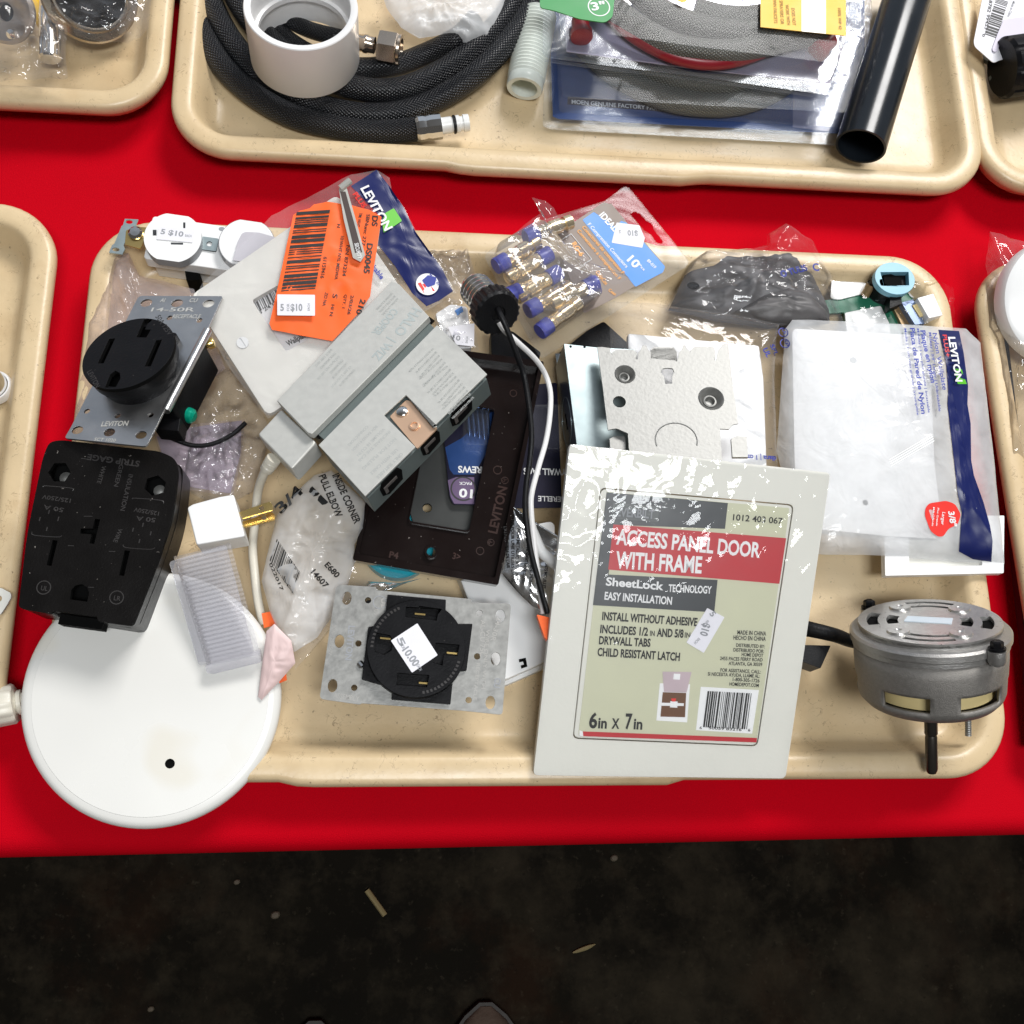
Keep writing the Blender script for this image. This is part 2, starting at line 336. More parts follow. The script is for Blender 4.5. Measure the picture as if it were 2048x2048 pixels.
    def fan(s, outl, m, puff=0, wr=.1, fq=.5, seed=0, rings=14, cz=None, n=None, jag=0, zf=None):
        """soft bag skin: outl = world points round the bag, filled inward, puffed up and creased"""
        P = []; k = n or max(3, int(96/len(outl)))
        for i in range(len(outl)):
            a, b = outl[i], outl[(i+1) % len(outl)]
            for j in range(k): P.append(a+(b-a)*(j/k))
        c = sum((V(p) for p in P), V((0,0,0)))/len(P)
        if cz is not None: c.z = cz
        vs = [c.copy()]; N = len(P)
        for r in range(1, rings+1):
            t = r/rings
            for p in P: vs.append(c+(p-c)*t)
        def crease(x, y):
            a = noise.noise(V((x*fq, y*fq, seed))); b = noise.noise(V((x*fq*2.3+9, y*fq*2.1, seed+4))); cc = noise.noise(V((x*fq*.9-5, y*fq*4.2, seed+8)))
            return (1-2.2*abs(a))*.6+(1-2.5*abs(b))*.4+(1-3*abs(cc))*.25-.6
        for i, v in enumerate(vs):
            t = 0 if i == 0 else ((i-1)//N+1)/rings; e = 1-t**4
            v.z += puff*(1-t*t)**.5*1.0 + wr*crease(v.x, v.y)*(.35+.65*e)
            if jag and t > .99: v.x += jag*noise.noise(V((v.x*.8, v.y*.8, seed))); v.y += jag*noise.noise(V((v.y*.8, v.x*.8, seed+3)))
            if zf: v.z = zf(v)
        fs = [(0, 1+i, 1+(i+1) % N) for i in range(N)]
        for r in range(rings-1):
            for i in range(N): a = 1+r*N+i; b = 1+r*N+(i+1) % N; fs.append((a, a+N, b+N, b))
        nn = (V(vs[fs[0][1]])-V(vs[0])).cross(V(vs[fs[0][2]])-V(vs[0]))
        if nn.z < 0: fs = [f[::-1] for f in fs]
        return s.add(vs, fs, m)
    def build(s, name, parent=None, bev=0, seg=2, ang=35, smooth=True, label=None, cat=None, group=None, kind=None, solid=0, sub=0):
        P = parent; off = V((0,0,0)); n = len(s.v)
        while P is not None: off += V(P.get('_o', (0,0,0))); P = None if P.parent is None else P.parent
        if parent is None:
            xs = [v.x for v in s.v]; ys = [v.y for v in s.v]; zs = [v.z for v in s.v]; o = V(((min(xs)+max(xs))/2, (min(ys)+max(ys))/2, min(zs)))
        else: o = V((0,0,0))
        me = bpy.data.meshes.new(name); me.from_pydata([tuple((v-off-o)*S) for v in s.v], [], s.f)
        for m in s.mats: me.materials.append(m)
        me.polygons.foreach_set('material_index', s.m)
        if s.uv:
            ul = me.uv_layers.new(name='UVMap')
            for fi, uvs in s.uv.items():
                for li, q in zip(me.polygons[fi].loop_indices, uvs): ul.data[li].uv = q
        bm = bmesh.new(); bm.from_mesh(me)
        if bev: bmesh.ops.remove_doubles(bm, verts=bm.verts, dist=1e-6)
        if smooth:
            for f in bm.faces: f.smooth = True
            for e in bm.edges:
                if len(e.link_faces) == 2 and e.calc_face_angle(0) > radians(ang): e.smooth = False
                if bev: e.smooth = True
        bm.to_mesh(me); bm.free(); me.validate()
        ob = bpy.data.objects.new(name, me); col.objects.link(ob)
        if parent: ob.parent = parent
        else: ob.location = o*S; ob['_o'] = tuple(o)
        if solid: md = ob.modifiers.new('solid', 'SOLIDIFY'); md.thickness = solid*S
        if bev:
            md = ob.modifiers.new('bevel', 'BEVEL'); md.width = bev*S; md.segments = seg; md.limit_method = 'ANGLE'; md.angle_limit = radians(ang); md.harden_normals = True; md.use_clamp_overlap = True
        if sub: md = ob.modifiers.new('sub', 'SUBSURF'); md.levels = md.render_levels = sub
        if label: ob['label'] = label
        if cat: ob['category'] = cat
        if group: ob['group'] = group
        if kind: ob['kind'] = kind
        return ob
ALL = []
def thing(name, label, cat, at, group=None):
    o = bpy.data.objects.new(name, None); col.objects.link(o); o.empty_display_size = .01; o.location = V(at)*S; o['_o'] = tuple(V(at)); o['label'] = label; o['category'] = cat
    if group: o['group'] = group
    return o
def sticker(parent, F, pts, txt, a, b, h, z, extra=(), name='price_sticker'):
    m = MB(); q = F.ls(pts); m.plate(F, rpoly(q, .05), z, z+.025, paper)
    for (t, a_, b_, h_) in ((txt, a, b, h),)+tuple(extra):
        if t: m.text(F, t, a_, b_, h_, gp, z+.035)
    return m.build(name, parent)
# ================================================================ the setting
g = MB(); F0 = Fr('W', V((0,0,0)), V((1,0,0)), V((0,1,0)), V((0,0,1)))
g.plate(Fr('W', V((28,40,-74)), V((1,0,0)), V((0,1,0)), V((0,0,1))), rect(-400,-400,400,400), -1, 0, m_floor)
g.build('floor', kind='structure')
A_, B_ = W('W',0,1716,-.3), W('W',2048,1670,-.3); dx = (B_-A_).normalized(); dy = V((-dx.y, dx.x, 0))
ori = A_+(B_-A_)*.5; m = MB(); ny = 90; prof = []
for i in range(13):
    a = i/12*pi/2; prof.append((1.2-1.2*sin(a), -1.2+1.2*cos(a)))
rows = [(y_, 0) for y_ in (130, 120, 110, 100, 90)]+[(86-2*i, 0) for i in range(43)]+prof+[(.0, -8), (.4, -30), (0, -73.8)]
vs = []; nx = 120
for yy, zz in rows:
    for i in range(nx+1):
        x = -130+260*i/nx; wv = -(0 if zz > -1.3 else abs(noise.noise(V((x*.06, 0, zz*.01)))*min(3, -zz*.12)))
        z2 = zz + ((noise.noise(V((x*.05, yy*.05, 3)))*.28+(1-abs(noise.noise(V((x*.035+4, yy*.09, 6))))*3)*.10)*min(1, max(0, yy)/6) if zz == 0 else 0)-.22
        vs.append(ori+dx*x+dy*(yy-1.2*0-wv)+V((0,0,z2)))
fs = []
for j in range(len(rows)-1):
    for i in range(nx): a = j*(nx+1)+i; fs.append((a, a+nx+1, a+nx+2, a+1))
m.add(vs, fs, red); m.build('tablecloth', label='plain red cloth covering the table under all the trays', cat='tablecloth')
# ================================================================ trays
def tray(corner, px, zc, other, label, sx_, sy_, lugs=(.27,.63)):
    """corner/other: two points on one long rim edge; sx_, sy_ = +1/-1 which way the tray extends from the corner"""
    a, b = W('W', *corner, 2.4), W('W', *other, 2.4); ex = (b-a).normalized()
    if ex.x < 0: ex = -ex
    ey = V((-ex.y, ex.x, 0)); Lx, Ly = 56.0, 34.5
    o = a + (V((0,0,0)) if sx_ > 0 else -ex*Lx) + (V((0,0,0)) if sy_ > 0 else -ey*Ly); o.z = 0
    Ft = Fr('W', o, ex, ey, V((0,0,1)))
    prof = [(.45,.9,0),(.1,1.5,1),(0,1.75,1),(.02,2.1,1),(.18,2.33,1),(.45,2.42,1),(.9,2.42,.3),(1.2,2.40,0),(1.42,2.28,0),(1.6,2.02,0),(2.15,.95,0),(2.4,.62,0),(2.75,.45,0),(3.4,.40,0)]
    m = MB(); vs = []; R0 = 4.0
    def ring(ins, z, lug):
        pts = []; R = max(.7, R0-ins)
        def corner_(cx, cy, a0):
            for i in range(13): a = a0+pi/2*i/12; pts.append((cx+R*cos(a), cy+R*sin(a)))
        x0, y0, x1, y1 = ins, ins, Lx-ins, Ly-ins
        def edge(p, q):
            n = 48
            for i in range(1, n):
                t = i/n; x = p[0]+(q[0]-p[0])*t; y = p[1]+(q[1]-p[1])*t; e = 0
                if lug and abs(q[0]-p[0]) > 20:
                    u = x/Lx; e = max(0, min(1, (u-lugs[0])/.012))*max(0, min(1, (lugs[1]-u)/.012))*.28*lug
                    y += -e if y < Ly/2 else e
                pts.append((x, y))
        corner_(x0+R, y0+R, pi); edge((x0+R, y0), (x1-R, y0)); corner_(x1-R, y0+R, -pi/2); edge((x1, y0+R), (x1, y1-R)); corner_(x1-R, y1-R, 0); edge((x1-R, y1), (x0+R, y1)); corner_(x0+R, y1-R, pi/2); edge((x0, y1-R), (x0, y0+R))
        return pts
    rg = [ring(*p) for p in prof]; N = len(rg[0])
    for (ins, z, l), r in zip(prof, rg): vs += [Ft.w(p[0], p[1], z) for p in r]
    fs = []
    for j in range(len(rg)-1):
        for i in range(N): b_ = (i+1) % N; fs.append((j*N+i, j*N+b_, (j+1)*N+b_, (j+1)*N+i))
    fs.append(tuple((len(rg)-1)*N+i for i in range(N)))
    m.add(vs, fs, tray_m)
    base = ring(2.6, 0, 0); m.plate(Ft, base, 0.02, .3, tray_m)
    ob = m.build('serving_tray', label=label, cat='tray', group='beige fibreglass cafeteria trays on the red table', ang=50)
    return Ft
T0 = tray((188.7,432.6), 0, 0, (1891.8,512.9), 'beige tray in the middle piled with electrical parts, its front edge under the access panel', 1, -1, (.24,.64))
tray((331,300), 0, 0, (1972,385), 'beige tray behind the middle one, holding the coiled black hose and black pipe', 1, 1, (.33,.63))
tray((326,222), 0, 0, (0,205), 'beige tray in the top left corner, holding chrome rings in clear bags', -1, 1)
tray((122,408), 0, 0, (0,402), 'nearly empty beige tray cut by the left edge beside the black range outlet', -1, -1)
tray((1943,515), 0, 0, (2048,518), 'beige tray cut by the right edge, holding a bagged black bar', 1, -1)
tray((1967,372), 0, 0, (2048,377), 'beige tray in the top right corner, holding a barcode tag and black knob', 1, 1)
# ================================================================ middle tray
def c2(F, p): return F.w(*F.l(p), 0)
# ---- round white cover plate, front left
F = fr('K', (145,400), 2.7, (1812,400), 2.7, (145,-200), 3.3); o = F.l((980,312)); R = F.n((980,312))*834
Fo = Fr('K', F.w(o[0], o[1], 0), F.ex, F.ey, F.ez)
t = thing('cover_plate', 'large round white cover plate with one small hole, overhanging the front left tray edge', 'cover plate', F.w(o[0], o[1], -.6))
m = MB(); pr = [(R*.985,-.62),(R*.998,-.45),(R,-.2),(R*.99,.02),(R*.965,.17),(R*.94,.22),(R*.90,.25)]
hx, hy = Fo.l((1100,730)); 
m.lathe(Fo, pr, whm, 96); hr = .26
m.build('rim', t)
m = MB(); m.plate(Fo, circ((0,0), R*.905, 96), .19, .262, whm, [circ((hx,hy), hr, 24)], wm=deep); m.build('face', t, bev=.03)
m = MB(); m.plate(Fo, circ((hx,hy), hr*1.3, 24), .0, .12, deep); m.build('screw_hole', t)
# ---- beige plastic knob fitting at left edge
t = thing('pipe_fitting', 'beige ribbed plastic fitting lying on the red cloth beside the round cover plate', 'fitting', W('K',20,360,0))
a, b = W('K', -60, 375, 1.6), W('K', 165, 330, 1.5); Fa = axfr(a, b-a)
L_ = (b-a).length; m = MB()
def rib(a_, r, z): return r*(1+.025*(1 if (a_*12/pi) % 2 < 1 else -1)) if r > .9 else r
m.lathe(Fa, [(0,0),(1.05,.0),(1.1,.1),(1.1,L_*.66),(1.02,L_*.72),(.62,L_*.73),(.55,L_*.78),(.55,L_*1.0),(0,L_*1.0)], ivo, 48, wob=rib); m.build('ribbed_collar', t, ang=50)
m = MB(); m.lathe(Fa, [(.56,L_*.79),(.7,L_*.8),(.7,L_*.92),(.56,L_*.93)], ivo, 32); m.build('neck_ring', t)
# ---- clear bag on the left under the strap
def bag(name, label, cat, c, pts, z, m_, parent=None, cz=None, puff=.6, wr=.35, fq=.6, seed=1, rings=16, group=None, lower=True, jag=.1):
    out = [W(c, p[0], p[1], p[2] if len(p) > 2 else z) for p in pts]
    mb = MB(); mb.fan(out, m_, puff, wr, fq, seed, rings, cz, jag=jag); bv = mb.bvh()
    if lower: mb.fan([v+V((0,0,-.05)) for v in out], m_, -.05, wr*.3, fq, seed+5, 6, None if cz is None else cz-.3)
    ob = mb.build(name, parent, label=label, cat=cat, group=group, ang=80)
    return ob, bv
bag('clear_bag', 'empty crumpled clear bag along the left rim, under the strapped round outlet', 'bag', 'A',
    [(900,425),(985,405),(1080,580),(1500,690),(1620,1000),(1740,1300),(1500,1500),(1200,1700),(900,1900),(560,1880),(620,1400),(690,950),(840,560)], 2.3, pinky, wr=.55, fq=.55, seed=2)
ob, bv = bag('clear_bag', 'crumpled clear film behind the beige cord, between strapped outlet and painted steel driver box', 'bag', 'A',
    [(1700,1150),(1950,1500),(2100,1800),(1950,2250),(1700,2400),(1400,2200),(1500,1700)], 1.6, clear, wr=.7, fq=.8, seed=12)
# ---- leaflet bag
t = thing('leaflet_bag', 'lilac instruction leaflet in a small clear bag, left of the beige cord', 'bag', W('F',1500,300,.8))
m = MB(); m.fan([W('F',*p,1.5) for p in ((1100,80),(1290,20),(1700,-30),(1690,200),(1620,480),(1360,440),(1200,400))], lilp, .05, .25, .4, 3, 12); bv = m.bvh(); m.build('leaflet', t)
Fl = flat('F', (1500,300), 1.6); m = MB()
for (x0,y0,x1,y1) in ((1505,215,1530,130),(1530,130,1680,90),(1560,190,1590,110),(1505,225,1660,240),(1300,-20,1320,90)):
    a, b = W('F',x0,y0,1.7), W('F',x1,y1,1.7); m.tube([a,b], .03, gp, 4, 1)
m.drape(bv, .03); m.build('printed_lines', t)
m = MB(); m.fan([W('F',*p,1.75) for p in ((1080,60),(1290,0),(1720,-40),(1700,200),(1640,500),(1350,460),(1180,400))], pinky, .1, .4, .7, 8, 12); m.build('clear_sleeve', t)
# ---- range outlet box (front left, black)
F = fr('F', (130,1285), 6.6, (925,1412), 6.6, (330,118), 7.0); hgt = 3.6
t = thing('range_outlet', 'big dark outlet box with T, bar and round slots, on the round cover plate', 'outlet', F.w(*F.l((640,800)), -hgt))
outl = F.ls([(128,1285),(190,760),(300,230),(345,118),(430,105),(1120,185),(1235,235),(1252,330),(1215,640),(1110,960),(930,1412),(690,1378),(680,1345),(378,1305),(352,1325)])
rr = [.25,1,.6,.5,.3,.3,.5,.5,1,1,.25,.05,.05,.05,.05]
outl = rpoly(outl, rr)
def hexa(c, r, a0=.2, n=6): return [(c[0]+r*cos(a0+2*pi*i/n), c[1]+r*sin(a0+2*pi*i/n)) for i in range(n)]
k = F.n((640,800)); h1, h2 = F.l((418,332)), F.l((1090,425))
slot = [F.ls(q) for q in ([(370,808),(405,812),(362,990),(327,985)],[(876,880),(913,884),(872,1060),(836,1056)],[(668,658),(704,663),(662,835),(628,832),(643,768),(563,762),(567,728),(650,727)],[(492,1225),(500,1160),(530,1127),(575,1118),(612,1140),(626,1180),(612,1242)])]
m = MB(); m.plate(F, outl, -.35, 0, brnt, [hexa(h1, 78*k), hexa(h2, 78*k, .5)]+slot, wm=deep)
m.build('cover', t, bev=.09, seg=3)
m = MB(); low = [(x*1.0, y) for x, y in outl]
def shrinkp(p, d):
    cx = sum(q[0] for q in p)/len(p); cy = sum(q[1] for q in p)/len(p); return [(cx+(x-cx)*d, cy+(y-cy)*d) for x, y in p]
m.plate(F, shrinkp(outl, .995), -1.3, -.37, brnt, [shrinkp(outl, .9)]); m.plate(F, shrinkp(outl, .92), -1.3, -1.25, deep); m.plate(F, rpoly(F.ls([(128,1285),(190,760),(330,112),(430,100),(1120,185),(1252,245),(1252,330),(1215,640),(1110,960),(930,1412)]), [.4,1,.6,.4,.3,.8,.6,1,1,.4]), -hgt, -1.32, brnt)
m.build('housing', t, bev=.12, seg=3)
m = MB()
for p, r, s_ in ((h1, .5, galv), (h2, .5, galv)): m.lathe(Fr('F', F.w(p[0],p[1],-1.29), F.ex, F.ey, F.ez), [(.34,.0),(.34,.12),(.15,.2),(0,.2)], galv, 16)
m.build('terminal_screw', t)
m = MB(); q = F.ls([(378,1310),(690,1345),(715,1508),(425,1472)]); m.plate(F, [q[0], q[1], (q[1][0], q[1][1]-.55), (q[0][0], q[0][1]-.5)], -2.2, -1.15, deep); m.build('cord_opening', t)
m = MB()
em = mat('embossed_dark', (.030,.027,.026), .35, 0, .1)
for tx, a, b, h in (('STRIP GAGE',(985,255),(618,205),42),('WHITE',(718,285),(680,408),30),('GREEN',(840,275),(800,430),30),('INSULATION',(905,345),(845,600),32),('WIRE',(835,725),(795,820),30),('125/250V',(500,520),(300,490),30),('50 A',(450,585),(310,560),32),('125/250V',(1120,610),(945,580),30),('50 A',(1095,655),(960,640),32)):
    m.text(F, tx, a, b, h, em, .01)
for cx, cy in ((308,1142),(820,1212)):
    c = F.l((cx,cy)); m.plate(F, circ(c, 50*k, 24), 0, .02, em, [circ(c, 43*k, 24)]); m.text(F, 'UL' if cx < 500 else 'LR', (cx-22,cy-18+36), (cx+24,cy-12+36), 34, em, .012)
for ln in (((300,435),(330,428),(505,445),(508,462)),((225,750),(240,775),(400,788),(435,778)),((930,520),(950,515),(1130,530),(1148,552)),((865,840),(885,862),(1050,874),(1090,862)),((570,235),(610,240)),((590,642),(650,642)),((478,848),(520,850)),((765,888),(810,890)),((620,1140),(660,1142))):
    m.tube([F.w(*F.l(p), .0) for p in ln], .025, em, 5, 4)
for x, y in ((280,660),(410,660),(345,610),(330,730),(935,735),(1005,700),(1060,760),(980,815)): c = F.l((x,y)); m.box(F, c[0]-.03, c[1]-.12, 0, c[0]+.03, c[1]+.1, .015, em)
m.build('embossed_lettering', t)
# ---- strapped four slot receptacle (upper left)
F = fr('A', (505,1835), 7.3, (1130,1905), 8.9, (1075,735), 4.4)
t = thing('strapped_receptacle', 'round black outlet on a tilted grey steel strap above the dark outlet box', 'receptacle', F.w(*F.l((1100,1300)), -2.5))
outl = rpoly(F.ls([(497,1840),(545,1760),(1072,740),(1722,742),(1600,1010),(1270,1625),(1130,1905)]), [.2,.2,.25,.15,.1,.1,.25])
k = F.n((1000,1200))
def oval(F, p, rx, ry, n=16): c = F.l(p); kk = F.n(p); return circ(c, rx*kk, n, ry*kk)
hol = [oval(F, p, 40, 33) for p in ((1130,795),(1368,797),(1610,800),(598,1778),(845,1795),(1090,1815))]+[oval(F, p, 20, 20, 12) for p in ((1540,930),(672,1632),(908,1668),(1165,1662),(1310,910))]
m = MB(); m.plate(F, outl, -.12, 0, steel, hol); m.build('mounting_strap', t, bev=.02)
q = F.ls([(1600,1000),(1655,1045),(1350,1660),(1275,1622)]); m = MB()
pa, pb = F.w(*q[0], -.1), F.w(*q[3], -.1); m.tube([pa, pb], .25, steel, 12, 1); m.build('folded_edge', t)
m = MB(); cc = F.l((1180,1300)); Fc = Fr('A', F.w(cc[0],cc[1],0), F.ex, F.ey, F.ez)
c0 = F.l((1140,1270)); m.plate(F, rpoly([(c0[0]-1.6,c0[1]-2.3),(c0[0]+2.3,c0[1]-2.3),(c0[0]+2.3,c0[1]+2.5),(c0[0]-1.6,c0[1]+2.5)], .25), -2.9, -.14, blk); 
m.plate(F, rpoly([(c0[0]-1.5,c0[1]-2.6),(c0[0]+1.2,c0[1]-2.6),(c0[0]+1.2,c0[1]+2.1),(c0[0]-1.5,c0[1]+2.1)], .25), -.14, .5, blk); m.build('body', t, bev=.05)
Ff = F.up(1.75); c = Ff.l((985,1180)); 
# ellipse on the face: major along the strap
ra = [(665,1330),(1320,1040),(1180,870),(820,1490)]
cen = Ff.l((992,1182)); rx = 2.62
m = MB(); slots = [Ff.ls(q) for q in ([(842,1075),(890,1068),(800,1262),(754,1262)],[(1205,1085),(1252,1078),(1165,1285),(1117,1285)],[(1112,925),(1155,920),(1120,1000),(1165,1002),(1130,1062),(1052,1060)],[(810,1448),(850,1350),(890,1318),(925,1335),(930,1380),(890,1452)])]
m.plate(Ff, circ(cen, rx, 64), -.25, 0, blk, slots, wm=deep); m.build('face', t, bev=.05)
m = MB(); Fd = Fr('A', Ff.w(cen[0],cen[1],-.27), F.ex, F.ey, F.ez); m.lathe(Fd, [(rx-.5,-.9),(0,-.9)], deep, 32); m.lathe(Fd, [(rx-.4,0),(rx-.05,0),(rx-.1,-.6),(rx-.35,-1.0),(rx-.4,-1.6)], blk, 64); m.build('barrel', t)
m = MB(); m.text(Ff, 'LEVITON', (672,1330), (740,1455), 34, em, .012); m.text(Ff, '50A 125V', (1200,905), (1300,1050), 34, em, .012); m.build('face_lettering', t)
m = MB(); g1 = mat('struck_lettering', (.78,.76,.70), .4, .6)
for tx, a, b, h in (('LEVITON',(780,1750),(985,1745),42),('14-50R',(1165,862),(1500,862),34),('RECEPTACLE',(1330,915),(1545,915),34),('Al',(1235,790),(1270,790),34),('CU',(1460,790),(1520,790),34),('SCT 1020',(725,1860),(890,1870),26)): m.text(F, tx, a, b, h, g1, .015)
m.build('strap_lettering', t)
m = MB(); e = W('A',1415,1650,5.6); Fg = axfr(e, V((.75,-.25,.1))); m.lathe(Fg, [(0,.75),(.25,.74),(.42,.6),(.46,.4),(.46,0),(.3,-.02),(.3,-.9)], green_t, 20); m.build('ground_screw', t)
m = MB(); Fg = axfr(W('A',1590,1120,5.6), V((.9,.3,.1))); m.lathe(Fg, [(0,.55),(.3,.5),(.34,.4),(.34,.15),(.22,.1),(.22,-.4)], brass, 16); m.build('brass_screw', t)
m = MB(); m.plate(F.up(-2.2), F.up(-2.2).ls([(1270,1640),(1420,1690),(1400,1820),(1210,1800)]), -.6, .4, blk2); m.build('terminal_block', t, bev=.05)
m = MB(); m.tube([W('A',x,y,z) for x,y,z in ((1300,1830,2.4),(1480,1895,2.2),(1640,1885,2.2),(1790,1815,2.3),(1900,1720,2.4))], .14, blk2); m.build('black_lead', label='thin black lead curving out from under the strapped outlet', cat='wire')
# ---- white duplex receptacle
F = flat('A', (1340,400), 3.3); a, b = V(F.l((1110,440))), V(F.l((1960,560))); ux = (b-a).normalized()
ex = V((ux.x,ux.y,0)); F = Fr('A', W('A',1110,440,3.2), ex, V((-ex.y,ex.x,0)), V((0,0,1)))
t = thing('duplex_receptacle', 'white duplex outlet with price sticker, lying in the back left corner of the tray', 'receptacle', F.w(3,1.2,-2.6))
m = MB(); m.plate(F, rpoly([(0,-.1),(6.6,-.1),(6.6,2.9),(0,2.9)], .25), -1.0, 0, wht); m.build('body', t, bev=.06)
m = MB(); m.box(F, .35, .2, -2.7, 6.3, 2.6, -1.02, wht); m.build('rear_housing', t, bev=.05)
Fz = F.at('A'); m = MB(); q = F.up(-1.6).ls([(1430,500),(1540,510),(1555,660),(1455,660)]); m.plate(F, q, -2.6, -.9, deep); m.build('side_gap', t)
for i, (p, pp) in enumerate((((1335,290),(1425,195)),((1905,330),(1960,250)))):
    Fq = F.up(.75); c = Fq.l(p); R_ = 1.72; m = MB()
    def dshape(c, R_): return [(x, max(c[1]-R_*.92, min(c[1]+R_*.92, y))) for x, y in circ(c, R_, 48)]
    s1 = Fq.ls([(pp[0]-10,pp[1]-22),(pp[0]+8,pp[1]-22),(pp[0]+8,pp[1]+25),(pp[0]-10,pp[1]+25)]); s2 = Fq.ls([(p[0]-15,p[1]+38),(p[0]+80,p[1]+40),(p[0]+80,p[1]+56),(p[0]-15,p[1]+54)])
    s3 = Fq.ls([(p[0]-155,p[1]-60),(p[0]-125,p[1]-60),(p[0]-125,p[1]-15),(p[0]-155,p[1]-15)])
    m.plate(Fq, dshape(c, R_), -.74, 0, wht, [s1, s2, s3] if i == 0 else [], wm=gp); m.build('outlet_face', t, bev=.12, seg=3)
m = MB(); Fq = F.up(.03); c = Fq.l((1620,345)); m.plate(Fq, rpoly([(c[0]-.5,c[1]-.45),(c[0]+.5,c[1]-.45),(c[0]+.5,c[1]+.45),(c[0]-.5,c[1]+.45)],.1), 0, .1, zinc, [circ(c,.17,16)], wm=deep); m.build('centre_eyelet', t)
for i, (p, rr_) in enumerate((((1765,318),.28),((1715,225),.2))): m = MB(); c = F.l(p); m.poly(F, circ(c, rr_, 16, rr_*.7), .02, gp); m.build('wire_hole', t)
m = MB(); Fy = F.up(.25); yo = [(950,195),(965,145),(1068,150),(1045,205),(1018,208),(955,350),(965,378),(945,420),(842,405),(865,350),(885,335),(940,200)]
m.plate(Fy, Fy.ls(yo), -.1, 0, zinc, [oval(Fy,(998,168),26,18,12), oval(Fy,(895,382),28,16,12)]); m.build('mounting_ear', t)
m = MB(); m.plate(Fy, rpoly(Fy.ls([(975,235),(1060,208),(1150,215),(1120,300),(1085,378),(965,345)]),.1), -.1, .03, brass); m.build('brass_tab', t)
m = MB(); c = Fy.l((1050,262)); m.lathe(Fr('A', Fy.w(c[0],c[1],.03), F.ex,F.ey,F.ez), [(.42,0),(.44,.15),(.3,.28),(0,.3)], chrome, 20); m.build('screw', t)
m = MB(); m.px(F.up(.9), [(1800,470),(1835,330),(1870,262),(1900,250),(2000,255),(2160,300),(2050,500)], 0, .06, mat('grey_lilac_insert',(.50,.48,.52),.5), .1); m.build('grey_insert', t)
sticker(t, F.up(.78), [(1225,205),(1505,225),(1490,330),(1210,305)], '5 $10', (1240,262), (1415,285), 42, 0, (('EACH',(1430,285),(1480,290),20),))
# ---- wall plate package, upper left
F = fr('B', (470,1790), 4.2, (-74,954), 5.0, (1500,1080), 4.6)
t = thing('wall_plate_package', 'white single-window wall plate in clear packaging with orange barcode label and navy strip', 'package', F.w(*F.l((700,1000)), -1))
win = rpoly(F.ls([(365,985),(555,875),(800,1235),(605,1345)]), .2); 
plo = rpoly(F.ls([(475,1800),(-70,954),(965,240),(1530,1075)]), .5)
m = MB(); m.plate(F, plo, -.5, 0, ivo, [win]); pw = m
pw.mats = [mat('cream_wall_plate', (.78,.76,.70), .25, 0, .01)]; pw.build('wall_plate', t, bev=.16, seg=4, ang=40)
m = MB(); m.plate(F, shrinkp(plo,.9), -.62, -.55, wp); Fi = F.up(-.52); m.bars(Fi, (370,1010),(550,900),(400,1075), bp_, 0, 26, 3); m.text(Fi, '5 24 00', (420,1085),(560,1000),26, bp_); m.text(Fi,'Wallplate',(620,1310),(760,1235),40,bp_); m.build('insert_card', t)
for p in ((300,1285),(1180,640)):
    m = MB(); c = F.l(p); Fs = Fr('B', F.w(c[0],c[1],0), F.ex,F.ey,F.ez); m.plate(Fs, circ((0,0), .36, 24), 0, .07, wht, [rect(-.3,-.045,.3,.045)], wm=gp); m.plate(Fs, circ((0,0),.36,24), 0,.02, wht); m.build('plate_screw', t, bev=.02)
m = MB(); fo = [F.w(*F.l(p), .12) for p in ((-60,1010),(20,870),(500,400),(870,210),(1060,110),(1240,75),(1330,130),(1340,210),(1440,340),(1520,520),(1620,650),(1720,790),(1790,935),(1600,1060),(1520,1100),(1000,1560),(480,1830),(200,1450))]
m.fan(fo, soft, .1, .13, .45, 5, 22, n=6, jag=.1); bv = m.bvh(); sk = m
m2 = MB(); m2.fan([F.w(*F.l(p), .3) for p in ((1060,200),(1240,85),(1330,200),(1430,350),(1510,515),(1600,640),(1700,780),(1775,935),(1680,1000),(1590,1040),(1490,950),(1370,760),(1250,610),(1280,380))], blue, 0, 0, .5, 1, 12, n=6); m2.drape(bv, .05)
st = len(m2.v); Fp = F.up(.3)
m2.plate(Fp, rpoly(Fp.ls([(1300,375),(1362,340),(1420,430),(1290,515),(1280,440)]),.1), None, .05, grn)
m2.text(Fp, 'LEVITON', (1128,205), (1300,505), 62, wp, .1); m2.text(Fp, 'PLUS', (1072,245), (1145,345), 36, redp, .1)
m2.plate(Fp, circ(Fp.l((1597,877)), 78*Fp.n((1597,877)), 32), None, .1, wp)
m2.plate(Fp, Fp.ls([(1560,850),(1600,815),(1660,830),(1650,880),(1590,905)]), None, .13, bpb)
for i in range(3): m2.plate(Fp, Fp.ls([(1530+i*32,870+i*8),(1550+i*32,865+i*8),(1590+i*30,935-i*6),(1572+i*30,940-i*6)]), None, .12, redp)
m2.text(Fp, 'MADE IN', (1610,812),(1672,885),16, bpb, .14); m2.text(Fp,'kable',(1205,760),(1270,845),36,bpb,.1)
for i in range(st, len(m2.v)):
    off = .08+(m2.v[i]-Fp.o).dot(Fp.ez)*1.2; p = m2.v[i]; d = (p-CAM).normalized(); h = bv.ray_cast(CAM, d)
    if h[0] is not None: m2.v[i] = h[0]-d*off
m2.build('navy_strip', t, ang=80); sk.build('clear_wrapper', t, ang=80)
m = MB(); Fo_ = F.up(.55); og = [(895,293),(1070,320),(1190,350),(1275,400),(1240,640),(1215,800),(1195,960),(1110,1080),(930,1272),(720,1235),(505,1192),(488,1150),(545,900),(600,640),(655,385),(700,355),(770,340),(800,312)]
m.fan([Fo_.w(*Fo_.l(p)) for p in og], orange, 0, .16, .35, 21, 16, n=5); bo = m.bvh()
st = len(m.v)
